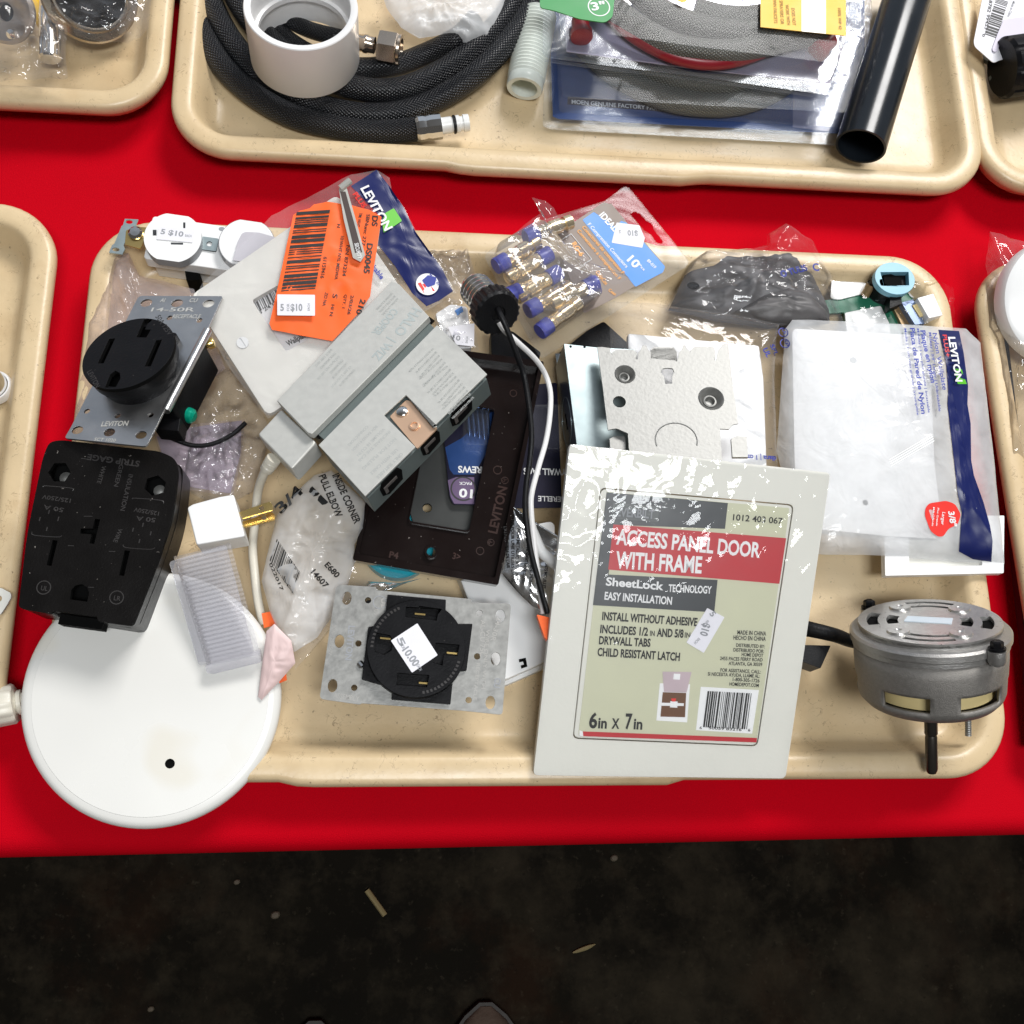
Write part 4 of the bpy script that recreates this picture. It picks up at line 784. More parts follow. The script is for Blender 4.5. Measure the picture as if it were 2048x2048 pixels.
pp([(694,1330),(850,1335),(835,1532),(676,1522)], wp, .02); pp([(709,1376),(830,1380),(824,1505),(697,1502)], mat('photo_brown',(.16,.07,.03),.5), .025); pp([(708,1270),(858,1272),(832,1378),(715,1374)], mat('photo_pale',(.55,.45,.48),.5), .026); pp([(766,1280),(800,1282),(797,1312),(763,1310)], wp, .03); pp([(703,1430),(818,1433),(817,1447),(702,1446)], wp, .03); pp([(748,1422),(786,1424),(784,1456),(746,1454)], wp, .032); pp([(752,1408),(778,1408),(774,1424),(756,1424)], redp, .034)
m.build('door_label', t)
sticker(t, L0, [(938,942),(1027,990),(920,1174),(830,1120)], '5', (948,972),(960,990), 32, .02, (('$10',(918,1018),(900,1080),40),('FOR',(935,1003),(925,1022),14),('EACH',(893,1095),(868,1120),14)))
m = MB(); vs = []; NX, NY = 150, 180; A0, B0, C0, D0 = [V(p) for p in o_]
def crz(u, v):
    e = min(u, 1-u, v, 1-v); s = max(0, 1-e*9)
    top = max(0, 1-abs(v-.80)/.2)*1.5; a = noise.noise(V((u*13+v*5, v*13-u*3, 2))); b = noise.noise(V((u*34, v*9, 7)))
    lf = max(0, 1-abs(u-.04)/.14)*max(0, 1-abs(v-.72)/.3); c3 = noise.noise(V((u*40+7, v*44, 5))); tl = max(0, 1-abs(v-.93)/.09)*.8
    gm = max(0, min(1, .5+2.2*noise.noise(V((u*4+3, v*7, 11))))); top *= gm; tl *= gm
    return .03+(s*.02+top*.036+lf*.05+tl*.035)*(1-2.6*abs(a))+(top+lf+tl)*.009*(1-2.6*abs(c3))+.012*noise.noise(V((u*5, v*6, 1)))
for j in range(NY+1):
    for i in range(NX+1):
        u, v = i/NX, j/NY; p = (A0*(1-u)+B0*u)*(1-v)+(D0*(1-u)+C0*u)*v; vs.append(F.w(p.x, p.y, max(.042, .03+crz(u,v))))
m.add(vs, [(j*(NX+1)+i, j*(NX+1)+i+1, (j+1)*(NX+1)+i+1, (j+1)*(NX+1)+i) for j in range(NY) for i in range(NX)], shrink); m.build('shrink_wrap', t, ang=80)
# ---- beige cord
m = MB(); m.tube([W('F',x,y,z) for x,y,z in ((1900,270,5.2),(1855,340,4.6),(1812,470,3.0),(1795,650,2.4),(1775,850,2.2),(1790,1050,2.2),(1815,1250,2.4),(1850,1400,2.2))], .26, ivo, 12)
t = thing('beige_cord', 'beige electrical cord running down beside the white charger from under the driver box', 'cord', W('F',1790,700,.5))
m.build('cable', t); m = MB(); a, b = W('F',1925,235,5.5), W('F',1862,330,4.7); Fa = axfr(a, b-a); m.lathe(Fa, [(0,0),(.42,0),(.44,.2),(.36,.25),(.42,.32),(.42,.55),(.34,.6),(.40,.68),(.38,.95),(.28,1.1),(0,1.1)], ivo, 20); m.build('strain_relief', t)
# ---- white usb charger
F = fr('F', (1380,842), 5.0, (1722,782), 5.0, (1315,580), 5.0); t = thing('usb_charger', 'small white cube charger with gold prongs, above the ribbed clear lens', 'charger', F.w(1.4,1.2,-2.6))
m = MB(); m.px(F, [(1380,842),(1722,782),(1642,487),(1545,503),(1352,556),(1315,580)], -2.2, 0, wht, .12); m.build('housing', t, bev=.12, seg=4)
for q_, z_ in (([(1680,612),(1890,538),(1912,555),(1920,595),(1700,658)],-.55),([(1700,680),(1905,610),(1928,625),(1930,668),(1715,722)],-1.3)):
    m = MB(); Fz = F.up(z_); m.px(Fz, q_, -.12, 0, brass, .05, [oval(Fz,((1838,583) if z_ > -1 else (1855,652)),18,17,14)]); m.build('prong', t, bev=.02)
# ---- ribbed clear lens
F = fr('F', (1440,1700), 4.1, (1832,1610), 4.3, (1205,930), 6.0); t = thing('ribbed_lens', 'clear ribbed plastic light lens leaning from the white charger onto the round cover plate', 'lens', F.w(1,1,-.9))
q_ = F.ls([(1445,1700),(1830,1610),(1620,830),(1205,930)]); A0,B0,C0,D0 = [V(p) for p in q_]; m = MB(); NV = 240; NU = 14; vs = []
for j in range(NV+1):
    v = j/NV; rib_ = .075*abs(((v*26) % 1)-.5)*2 if .07 < v else 0
    for i in range(NU+1):
        u = i/NU; p = (A0*(1-u)+B0*u)*(1-v)+(D0*(1-u)+C0*u)*v; rr = .55; e = (A0-B0).length*u
        z = rib_; x = p.x
        if e < rr: z += -(rr-sqrt(max(0, rr*rr-(rr-e)**2)))
        vs.append(F.w(x, p.y, z))
W_ = NU+1; m.add(vs, [(j*W_+i, j*W_+i+1, (j+1)*W_+i+1, (j+1)*W_+i) for j in range(NV) for i in range(NU)], acry)
for k_ in (0, -.75):
    vs2 = [F.w(*((A0*(1-v)+D0*v)), k_-.5*(1 if k_ == 0 else 1)+.0) + F.ex*(.07*abs(((v*26)%1)-.5)) for v in [j/NV for j in range(NV+1)]]
    if k_ == 0: l0 = vs2
m.add(l0+vs2, [(j, j+1, NV+2+j, NV+1+j) for j in range(NV)], acry)
m.build('ribbed_face', t, ang=60)
m = MB(); m.px(F.up(-.9), [(1400,1690),(1790,1600),(1590,840),(1190,960)], 0, .12, acry, .2); m.build('back_wall', t)
m = MB(); m.px(F.up(-.1), [(1440,1690),(1828,1582),(1835,1668),(1500,1750),(1455,1740)], -.5, .06, acry, .05); m.build('plain_end', t, bev=.05)
# ---- printed poly bag
t = thing('poly_bag', 'translucent white poly bag printed 3/4 elbow with barcode, left of the brown wall plate', 'bag', W('G',450,1000,.6))
m = MB(); m.fan([W('G',x,y,z) for x,y,z in ((230,720,3),(330,590,3.4),(460,470,3.6),(570,440,3.8),(700,560,3.8),(790,640,3.2),(770,800,3.2),(715,900,3),(720,1000,2.6),(640,1250,2.6),(560,1370,2.8),(480,1480,3.4),(340,1570,3.8),(260,1490,3.8),(190,1330,3.4),(135,1130,3),(160,1000,3),(195,860,3))], milky, 1.1, .35, .45, 44, 24, n=8); bv = m.bvh(); sk = m
m2 = MB(); Fz = flat('G',(450,900),4.2)
for tx,a,b,h,z_ in (('INSIDE CORNER',(575,470),(715,775),44,0),('PULL ELBOW',(490,475),(600,735),44,0),('3/4',(255,710),(400,570),66,0),('"',(380,600),(480,700),90,0),('E680',(525,1030),(600,1110),36,0),('14607',(440,1075),(530,1175),36,0),('022017',(180,1020),(255,1190),20,0)): m2.text(Fz,tx,a,b,h,bp_,.01)
m2.bars(Fz, (230,865),(375,1075),(185,1000), bp_, .01, 36, 5); m2.drape(bv,.05); m2.build('printed_text', t); sk.build('milky_film', t, ang=80)
m = MB(); m.fan([W('G',x,y,z) for x,y,z in ((700,950,2.8),(900,1060,2.4),(1130,1110,1.8),(1000,1140,1.6),(800,1130,1.6),(600,1400,2.6),(345,1680,3.8),(310,1560,3.6),(480,1400,3))], clear, .1, .3, .8, 4, 10, n=8); m.build('clear_edge', t, ang=80)
# ---- pink cone of paper and orange tab
m = MB(); m.fan([W('G',x,y,z) for x,y,z in ((165,1440,4.2),(215,1395,4.4),(320,1500,4.4),(345,1640,3.8),(240,1760,3.4),(135,1870,3.2),(112,1850,3.2))], pinkp, .25, .12, .8, 5, 10, n=10); m.build('paper_scrap', label='pale pink crumpled paper scrap pointing down onto the round cover plate', cat='paper', ang=80)
m = MB(); m.px(flat('G',(240,1700),2.9), [(285,1680),(292,1745),(225,1775),(150,1790)], -.05, 0, orange); m.px(flat('G',(180,1360),3.2), [(135,1330),(190,1318),(235,1400),(150,1420)], -.05, 0, orange); m.build('orange_tag', label='orange tag showing at both sides of the pink paper scrap', cat='tag')
# ---- round black receptacle on flat strap with sticker
F = fr('G', (497,1860), 4.1, (1635,1960), 4.1, (600,1150), 4.2); t = thing('round_receptacle', 'round black four-slot outlet with diamond price sticker on a flat steel strap, front middle', 'receptacle', F.w(*F.l((1080,1560)),-3.4))
so = rpoly(F.ls([(495,1862),(600,1150),(848,1165),(850,1185),(1440,1240),(1445,1262),(1690,1268),(1635,1962),(1380,1935),(760,1890),(745,1898)]), [.25,.3,.03,.03,.03,.03,.25,.2,.05,.05,.05])
hl = [oval(F,p,30,42) for p in ((665,1235),(620,1503),(577,1780),(1622,1345),(1593,1613),(1560,1885))]+[oval(F,p,20,20,14) for p in ((798,1248),(738,1517),(712,1793),(1493,1328),(1478,1598),(1425,1870))]
m = MB(); m.plate(F, so, -.12, 0, galv, hl); m.build('mounting_strap', t, bev=.02)
m = MB(); m.px(F, [(920,1218),(1282,1250),(1278,1400),(1447,1400),(1410,1690),(1330,1700),(1310,1900),(945,1870),(950,1800),(760,1745),(800,1420),(900,1400)], .0, .3, blk, .05); m.build('body_shoulder', t, bev=.04)
m = MB(); m.px(F, [(780,1240),(1420,1290),(1360,1860),(760,1820)], -3.4, -.14, blk, .3); m.build('rear_body', t, bev=.1)
Fk = F.up(.85); c = Fk.l((1100,1548)); r_ = 308*Fk.n((1100,1548)); sl = [Fk.ls(p) for p in ([(1035,1288),(1240,1300),(1225,1375),(1030,1352)],[(845,1450),(935,1465),(955,1500),(945,1560),(900,1590),(840,1570)],[(980,1700),(1180,1715),(1165,1790),(975,1775)],[(1220,1512),(1368,1525),(1355,1595),(1270,1590),(1262,1655),(1205,1640)])]
m = MB(); m.plate(Fk, circ(c, r_*.985, 72), -.3, 0, blk, sl, wm=deep); m.build('face', t, bev=.05)
m = MB(); m.lathe(Fr('G',Fk.w(c[0],c[1],-.31),F.ex,F.ey,F.ez), [(r_*.9,-.5),(0,-.5)], deep, 32); m.lathe(Fr('G',Fk.w(c[0],c[1],-.31),F.ex,F.ey,F.ez), [(r_*.9,0),(r_*.99,0),(r_,-.1),(r_,-.5)], blk, 72); m.build('barrel', t)
for i, (x,y) in enumerate(((1110,1328),(893,1480),(1135,1760),(1310,1572))): m = MB(); a = Fk.l((x-20,y)); b = Fk.l((x+45,y+8)); m.box(Fk.up(-.3), a[0], b[1]-.02, .01, b[0], a[1]+.06, .06, brass); m.build('contact', t)
m = MB(); 
for tx,a,b,h in (('LEVITON',(678,1405),(655,1620),40),('30A-125/250V',(578,1400),(550,1590),22),('WIRE ONLY WITH',(1535,1430),(1505,1800),22),('RECEPTACLE',(1475,1640),(1452,1870),22),('14-30R',(1600,1360),(1560,1500),30),('AL-CU 75C',(1500,1370),(1495,1600),30),('UL',(880,1235),(880,1300),44),('US',(838,1305),(838,1340),24),('CU',(1590,1730),(1580,1790),40),('ASSEMBLY',(580,1855),(740,1880),34)): m.text(F,tx,a,b,h,gp if tx in('LEVITON','CU') else mat('struck_grey',(.36,.35,.33),.5,.6),.012)
cc_ = F.l((870,1260)); m.plate(F, circ(cc_, 42*F.n((870,1260)), 28), 0, .012, gp, [circ(cc_, 37*F.n((870,1260)), 28)]); m.build('strap_lettering', t)
m = MB()
for i in range(26):
    a = radians(120+i*5.2) if i < 13 else radians(-75+(i-13)*5.2); p = V((c[0]+cos(a)*r_*.90, c[1]+sin(a)*r_*.90)); q1 = V((-sin(a),cos(a)))
    m.add([Fk.w(*(p+q1*(x*.12)+V((cos(a),sin(a)))*(y*.14)),.012) for x,y in ((-.6,-.6),(.4,-.6),(.4,.6),(-.6,.4))], [(0,1,2,3)], em)
m.build('ring_lettering', t)
m = MB(); m.tube([F.w(*F.l((745,1640)),.05), F.w(*F.l((765,1665)),.12)], .2, chrome, 10, 1); m.build('strap_rivet', t)
sticker(t, Fk, [(940,1500),(1105,1392),(1232,1590),(1072,1700)], '5', (975,1490),(1000,1540), 40, .01, (('10.00',(1010,1560),(1085,1665),48),('FOR',(1000,1530),(1015,1555),20),('EACH',(1100,1655),(1118,1690),20)))
# ---- screw base plug with two wires
p0 = W('C',340,1010,9.2); p1 = W('C',140,790,6.6); Fa = axfr(p0, p1-p0); t = thing('screw_base_adapter', 'black knurled lamp screw-base adapter with one black and one white wire', 'adapter', p0-V((0,0,3)))
def kn(a, r, z): return r*(1+.03*(1 if sin(a*22) > 0 else -1)) if r > 1.3 else r
Rk = 165/3.513/FPX*(CAM-p0).length
m = MB(); m.lathe(Fa, [(0,.12),(Rk*.3,.12),(Rk*.33,.0),(Rk*.9,-.02),(Rk,.12),(Rk,1.0),(Rk*.92,1.15),(Rk*.7,1.2)], blk2, 88, wob=lambda a,r,z: r*(1+.025*(1 if sin(a*20)>0 else -1)) if r > Rk*.95 else r); m.build('knurled_cap', t, ang=30)
m = MB(); pr = [(Rk*.72,1.15)]
for i in range(36): pr.append((Rk*.68+.09*sin(i*pi/3), 1.2+i*.07))
pr += [(Rk*.6,3.8),(Rk*.4,4.0),(Rk*.2,4.05)]; m.lathe(Fa, pr, chrome, 40); m.build('screw_shell', t)
m = MB(); m.lathe(Fa, [(Rk*.35,4.0),(Rk*.22,4.2),(0,4.25)], pvcw, 20); m.build('tip_insulator', t)
m = MB(); m.tube([W(a,x,y,z) for a,x,y,z in (('C',325,960,9.1),('C',355,1020,9.7),('C',405,1130,9.4),('C',470,1300,8.6),('C',525,1470,7.8),('R',228,480,7.4),('R',222,640,7.0),('R',200,800,6.6),('R',195,950,6.4),('R',222,1150,6.0),('R',265,1320,5.4),('R',318,1510,4.8))], .165, blk2, 10); m.build('black_wire', t)
m = MB(); m.tube([W(a,x,y,z) for a,x,y,z in (('C',345,1070,8.8),('C',385,1130,8.6),('C',480,1215,8),('C',600,1330,6.6),('R',305,190,5.6),('R',333,290,5.4),('R',330,420,5.4),('R',308,560,5.4),('R',268,700,5.6),('R',230,850,5.6),('R',228,950,5.4),('R',242,1100,5.2),('R',265,1300,4.8),('R',295,1510,4.4))], .165, pvcw, 10); m.build('white_wire', t)
m = MB(); m.px(flat('R',(300,1550),4.9), [(258,1515),(325,1530),(345,1600),(320,1660),(300,1640)], -.5, 0, orange, .05); m.build('wire_tag', t, bev=.03)
# ---- blister pack of connectors
F = fr('C', (640,1320), 4.6, (1690,650), 4.0, (240,590), 5.2); t = thing('connector_blister', 'clear blister pack of blue and metal cable connectors with taupe and blue card', 'blister pack', F.w(*F.l((960,760)),-1))
hol_ = rpoly(F.ls([(1265,310),(1300,285),(1340,300),(1380,350),(1420,370),(1440,420),(1500,495),(1490,520),(1450,510),(1410,450),(1370,430)]), .1)
m = MB(); m.plate(F, rpoly(F.ls([(640,1330),(1695,655),(1240,100),(1090,215),(560,380),(235,595)]), [.4,.5,.5,.3,.5,.4]), -.12, 0, clear2, [hol_]); m.build('blister_flange', t)
m = MB(); cf = rpoly(F.ls([(560,1130),(1160,905),(1510,690),(1115,232),(880,330),(620,440),(300,600)]), [.3,.2,.4,.4,.2,.2,.3]); Fc = F.up(.03)
m.px(Fc, [(940,1010),(1170,895),(1290,820),(1500,720),(1512,670),(1130,240),(1080,225),(880,360),(720,450)], -.02, .0, brc, .2)
m.px(Fc, [(1302,822),(1495,720),(1512,680),(1240,370),(1010,295),(930,350)], None, .012, sky, .1)
m.px(Fc, [(1010,295),(1130,235),(1220,340),(1160,400)], None, .02, brc)
for tx,a,b,h,mm in (('IDEAL',(1045,320),(1150,435),48,wp),('F Compression Connectors',(965,385),(1235,690),26,wp),('Conectores de compresion F',(925,405),(1210,735),26,orgp),('Connecteurs a compression F',(890,430),(1185,775),26,orgp),('RG-6',(850,520),(915,610),38,orgp),('CableCon',(1020,720),(1090,810),30,orgp),('10',(1240,635),(1300,695),62,wp),('Pcs',(1320,670),(1360,710),20,wp),('89-019',(1380,640),(1435,695),24,wp),('Coax',(1110,850),(1160,885),24,orgp)): m.text(Fc,tx,a,b,h,mm,.03)
fr_ = [(850,450),(995,628),(920,678),(770,500)]; fl_ = Fc.ls(fr_)
for i in range(4): a, b = V(fl_[i]), V(fl_[(i+1)%4]); m.tube([Fc.w(a.x,a.y,.03), Fc.w(b.x,b.y,.03)], .02, wp, 4, 1)
m.build('printed_card', t)
m = MB(); bl = rpoly(F.ls([(640,1215),(1030,940),(1000,870),(640,455),(590,430),(300,600),(290,680)]), .35); m.plate(F, bl, .02, 1.7, clearb, bottom=False); m.build('bubble', t, bev=.25, seg=3)
m = MB(); m.fan([F.w(*F.l(p), 1.85) for p in ((530,300),(620,320),(680,370),(760,520),(870,660),(1000,780),(1210,850),(1100,900),(960,860),(1010,960),(740,1090),(540,1060),(500,980),(300,650),(460,500),(600,400))], clear, .12, .35, .7, 9, 14, n=6); m.build('wrinkled_wrap', t, ang=80)
cb = mat('connector_blue',(.09,.10,.42),.3,0,.05); cg = mat('connector_nickel',(.88,.74,.50),.22,.85)
for (bx,by),(mx,my),(ex_,ey_) in (((350,690),(480,600),(620,530)),((640,650),(500,740),(380,800)),((705,780),(560,860),(470,920)),((570,1000),(700,915),(830,850)),((650,1140),(790,1045),(900,950)),((960,850),(830,910),(720,960)),((440,900),(570,850),(690,790)),((560,500),(660,470),(720,440))):
    a = F.w(*F.l((bx,by)), .75); e_ = F.w(*F.l((ex_,ey_)), .7); d = e_-a; Ll = min(d.length, 3.6); Fx = axfr(a-d.normalized()*.5, d)
    tt = thing('cable_connector', 'x', 'connector', a) if False else t
    m = MB(); m.lathe(Fx, [(0,0),(.5,0),(.53,.1),(.53,.85),(.4,.9)], cb, 20); cn = m.build('connector', t)
    m = MB(); m.lathe(Fx, [(.45,.88),(.45,1.2),(.42,1.25),(.42,1.75),(.48,1.8),(.48,2.5),(.36,2.55),(.36,2.75),(.46,2.8),(.46,3.3),(.3,3.4),(0,3.4)], cg, 8 if False else 20); m.build('connector_sleeve', cn)
sticker(t, F.up(.03), [(1170,370),(1330,390),(1368,480),(1350,548),(1135,512)], '$10', (1318,430),(1245,425), 38, 0, (('5',(1200,425),(1185,422),24),))
# ---- bagged dark part
t = thing('bagged_bracket', 'dark grey flat part with a round hole in a crinkled clear bag, back right', 'bagged part', W('D',800,600,.8)); F = flat('D',(700,600),2.6)
dg = mat('dark_grey_casting',(.09,.085,.085),.45,.1,.15,60,.2,200)
m = MB(); m.fan([W('D',x,y,1.5) for x,y in ((140,775),(205,650),(270,500),(400,375),(560,360),(850,350),(1090,335),(1180,370),(1260,520),(1330,680),(1385,800),(1385,880),(900,920),(500,860))], dg, 1.5, .35, .32, 77, 20, n=7); bq = m.bvh(); m.build('folded_part', t, ang=80)
m = MB(); m.fan([W('D',x,y,2.6) for x,y in ((640,800),(860,670),(1060,610),(1220,650),(1370,800),(1380,870),(900,900))], dg, .9, .15, .5, 78, 12, n=10); m.build('raised_end', t, ang=80)
m = MB(); Fz = flat('D',(335,585),3.2); m.plate(Fz, oval(Fz,(335,585),46,30,20), None, 0, deep); m.drape(bq, .04); m.build('round_hole', t)
m = MB(); m.fan([W('D',x,y,z) for x,y,z in ((120,780,1.8),(215,600,2.2),(320,400,2.4),(430,320,2.4),(700,310,2.6),(900,280,2.8),(905,185,3.4),(1050,105,4.2),(1270,250,3.6),(1330,400,2.6),(1410,510,2.4),(1450,680,2.2),(1495,860,2),(1000,900,2.6),(500,860,2.6))], clear, .9, .5, .55, 16, 22, n=7); bv = m.bvh(); m.build('clear_bag', t, ang=80)
m = MB(); Fz = flat('D',(1200,500),4); m.text(Fz,'O TULIS',(1020,520),(1220,465),50,bpb); m.text(Fz,'C',(1260,470),(1310,470),60,bpb); m.drape(bv,.05); m.build('printed_text', t)
# ---- circuit board
F = flat('E',(1000,750),1.5); t = thing('circuit_board', 'green circuit board with pale blue ring socket and white relay in the back right corner', 'circuit board', F.w(0,0,-1))
m = MB(); m.px(F, [(380,700),(730,640),(830,600),(1100,555),(1135,565),(1170,650),(1310,890),(1320,1000),(560,1000),(540,790),(420,800)], -.2, 0, pcb, .05, [oval(F,(1080,645),18,18,14)]); m.build('board', t, bev=.02)
m = MB(); m.px(F, [(440,545),(600,535),(760,590),(740,640),(500,700),(430,690)], 0, .12, wht, .2); m.px(F, [(540,800),(820,745),(885,880),(900,1000),(560,1000)], .01, .15, wht, .15); m.build('white_block', t, bev=.05)
Fq = flat('E',(935,525),3.2); m = MB(); c = Fq.l((935,528)); rr_ = 148*Fq.n((935,528)); oc = [(x, y) for x, y in circ(c, rr_, 48, rr_*.86)]
sq = Fq.ls([(822,480),(1040,478),(1045,582),(850,585)]); m.plate(Fq, oc, -.5, 0, lblue, [sq]); m.build('ring_socket', t, bev=.05)
m = MB(); m.plate(Fq, circ(c, rr_*.95, 40, rr_*.8), -1.7, -.5, blk); m.plate(Fq, Fq.ls([(860,485),(920,478),(1000,510),(1005,560),(940,585),(870,550)]), -.49, -.3, deep); m.build('socket_body', t)
m = MB(); m.px(Fq, [(920,620),(1000,622),(1010,700),(915,740)], -1.2, -.4, blk); m.build('socket_leg', t)
F3 = F.up(1.3); m = MB(); m.px(F3, [(1108,680),(1232,645),(1305,812),(1198,836)], -.9, 0, wht, .05); m.build('relay', t, bev=.05)
m = MB(); m.px(F.up(.9), [(1070,735),(1120,715),(1185,800),(1130,828)], -.8, 0, cream, .05); m.build('capacitor', t, bev=.04)
m = MB(); m.px(F.up(.8), [(985,715),(1075,690),(1165,880),(1090,885)], -.7, 0, mat('steel_blue',(.18,.24,.38),.3,.3), .05, [F.ls([(1060,740),(1110,730),(1140,810),(1100,830)])]); m.build('connector_housing', t, bev=.03)
m = MB(); m.px(F.up(.3), [(920,750),(970,735),(1060,900),(1000,910)], -.3, 0, mat('bronze_strip',(.30,.20,.10),.35,.5)); m.build('copper_strip', t)
m = MB(); c3 = F.l((1078,642)); m.lathe(Fr('E',F.w(c3[0],c3[1],.02),F.ex,F.ey,F.ez), [(.4,0),(.4,.06),(.2,.06),(.18,0)], pvcw, 20); m.build('mounting_washer', t)
m = MB(); a = W('E',735,600,2.2); Fx = axfr(a, V((.2,.5,.6))); m.lathe(Fx, [(0,-.6),(.3,-.6),(.3,.2),(.18,.2),(.15,-.2),(0,-.2)], mat('bronze_strip',(0,0,0)), 16); m.build('jack', t)
m = MB(); m.fan([W('E',x,y,z) for x,y,z in ((440,540,2.2),(700,560,2.2),(1100,550,2.4),(1250,540,2.4),(1390,600,2),(1400,900,2),(1000,950,2),(560,950,2))], shrink, .15, .3, .7, 19, 12, n=9); m.build('clear_film', t, ang=80)
# ---- motor
C0 = W('J',1200,352,7.4); cv = (CAM-C0).normalized(); iu = V((-RW[0][1],-RW[1][1],-RW[2][1])); iu = (iu-cv*iu.dot(cv)).normalized(); ir = iu.cross(cv)
nrm = (cv*.31+iu*.95).normalized(); 
sh = W('J',1275,1500,2.7); 
nrm = (nrm*.75+(C0-sh).normalized()*.25).normalized(); Fm = axfr(C0, -nrm, 'J', hint=cv); Rm = 520/3.864/FPX*(CAM-C0).length
Fn = Fr('J', C0, ir, nrm.cross(ir), nrm)
t = thing('fan_motor', 'round grey metal motor with slotted cover, shaft and black cable, front right', 'motor', W('J',1250,900,1))
sl = []
def arcslot(r0, r1, a0, a1, n=10): return [(r0*cos(a0+(a1-a0)*i/n), r0*sin(a0+(a1-a0)*i/n)) for i in range(n+1)]+[(r1*cos(a1-(a1-a0)*i/n), r1*sin(a1-(a1-a0)*i/n)) for i in range(n+1)]
R1 = Rm*.94
for a in (0, pi): sl += [rpoly(arcslot(R1*.72,R1*.88,a-.33,a+.33), .06), rpoly(arcslot(R1*.44,R1*.60,a-.35,a+.35), .06)]
for a in (pi/2, -pi/2): sl += [rpoly(arcslot(R1*.62,R1*.70,a-.42,a+.42), .04), rpoly(arcslot(R1*.80,R1*.88,a-.42,a+.42), .04)]
m = MB(); m.plate(Fn, circ((0,0), R1, 72), -.25, 0, pol, sl); m.build('slotted_cover', t, bev=.05)
for i in range(4):
    a = pi/4+i*pi/2-(.12 if i%2 else -.12); m = MB(); m.lathe(Fr('J',Fn.w(R1*.68*cos(a),R1*.68*sin(a),0),Fn.ex,Fn.ey,Fn.ez), [(.62,0),(.58,.12),(.2,.14),(.12,.08),(0,.08)], pol, 24); m.build('cover_boss', t)
m = MB(); m.lathe(Fn, [(R1*.99,0),(R1*1.0,-.12),(R1*1.0,-.35),(Rm*1.03,-.42),(Rm*1.06,-.55),(Rm*1.06,-.9),(Rm*1.03,-.98),(Rm*1.03,-1.25),(Rm*.99,-1.3)], alu, 72); m.build('flange', t, ang=25)
m = MB(); m.lathe(Fn, [(R1*.9,-.26),(R1*.3,-.3),(0,-.3)], deep, 48); m.build('cover_backing', t)
H = 4.3; m = MB(); 
wins = [(-2.25,-1.55),(-1.15,-.45),(-3.6,-2.9),(0.1,.8),(1.4,2.1)]
N = 96; vs = []; rows_ = [(Rm*.96,-1.25),(Rm*.96,-2.0),(Rm*.95,-2.85),(Rm*.94,-3.0),(Rm*.93,-3.9),(Rm*.91,-4.15),(Rm*.86,-4.4),(Rm*.4,-4.5),(.4,-4.5)]
for r, z in rows_:
    for i in range(N): a = 2*pi*i/N; vs.append(Fn.w(r*cos(a), r*sin(a), z))
fs = []
for j in range(len(rows_)-1):
    for i in range(N):
        a = 2*pi*(i+.5)/N-pi; isw = any(w0 < a < w1 or w0 < a-2*pi < w1 for w0, w1 in wins)
        if j == 3 and isw: continue
        fs.append((((i+N//2)%N)+j*N, ((i+1+N//2)%N)+j*N, ((i+1+N//2)%N)+(j+1)*N, ((i+N//2)%N)+(j+1)*N))
m.add(vs, fs, aluD); m.build('housing', t, solid=.22, ang=50)
m = MB(); m.lathe(Fn, [(Rm*.84,-2.6),(Rm*.84,-4.0),(Rm*.5,-4.1)], cream, 48); m.build('paper_insulation', t)
for (x,y), s_ in (((1645,450),1),((830,200),.8)):
    d = Fn.l((x,y+40)); rr_ = hypot(*d); ux_ = V(d)/rr_*(Rm*1.12)
    m = MB(); Fb = Fr('J', Fn.w(ux_.x,ux_.y,-.35), Fn.ex,Fn.ey,Fn.ez); m.lathe(Fb, [(.0,-1.0),(.2,-.98),(.25,-.9),(.42,-.85),(.5,-.65),(.5,-.1),(.1,-.05)], alu, 28); lug = m.build('bolt_lug', t)
    m = MB(); m.lathe(Fb, [(.46,-.05),(.46,.06),(0,.06)], blk, 24); m.lathe(Fb, [(.34,.06),(.34,.36),(.3,.42),(.22,.46),(0,.44)], blk, 6); m.build('hex_bolt', t, ang=20)
se = Fn.w(0,0,-4.4); sd = (sh-se).normalized(); Fs = axfr(se, -nrm); SL = (sh-se).length*.98
m = MB(); dsh = mat('dark_shaft',(.10,.09,.08),.3,.9); m.lathe(Fs, [(0,-.2),(.37,-.2),(.37,SL*.5),(.31,SL*.52),(.34,SL*.55),(.35,SL*.95),(.26,SL),(0,SL)], dsh, 24); m.build('shaft', t)
a = W('J',1500,1080,3.2); m = MB(); pr = [(0,-1.0)]+[(.17+.025*(i%2), -1.0+i*.07) for i in range(34)]+[(0,1.4)]; m.lathe(axfr(a, -nrm), pr, galv, 14); m.build('threaded_stud', t)
m = MB(); m.lathe(axfr(W('J',1520,1040,3.7), -nrm), [(0,-.5),(.5,-.5),(.55,-.2),(.5,.15),(.3,.2)], aluD, 20); m.build('stud_lug', t)
m = MB(); m.plate(Fn, rpoly([(-1.35,-.32),(1.15,-.5),(1.25,.42),(-1.15,.55)], .05), .0, .05, mat('pale_cover_label',(.62,.70,.76),.4)); m.build('cover_label', t)
aa = radians(-28); m = MB(); m.add([Fn.w(Rm*.975*cos(aa+x),Rm*.975*sin(aa+x),z) for z in (-1.5,-3.0) for x in (-.08,0,.08,.16)], [(i,i+1,i+5,i+4) for i in range(3)], mat('pale_cover_label',(0,0,0))); m.build('side_label', t)
m = MB(); m.tube([W('J',x,y,z) for x,y,z in ((800,525,5.3),(700,530,5.2),(590,510,4.6),(470,465,3.6),(280,420,3.0),(180,400,2.4))], .32, blk2, 14, rf=lambda t_: .3+.22*t_); m.build('cable', t)
m = MB(); m.px(flat('J',(330,620),3.0), [(240,540),(440,545),(360,722),(232,675),(100,600)], -1.6, 0, blk2, .08); m.build('cable_plug', t, bev=.06)
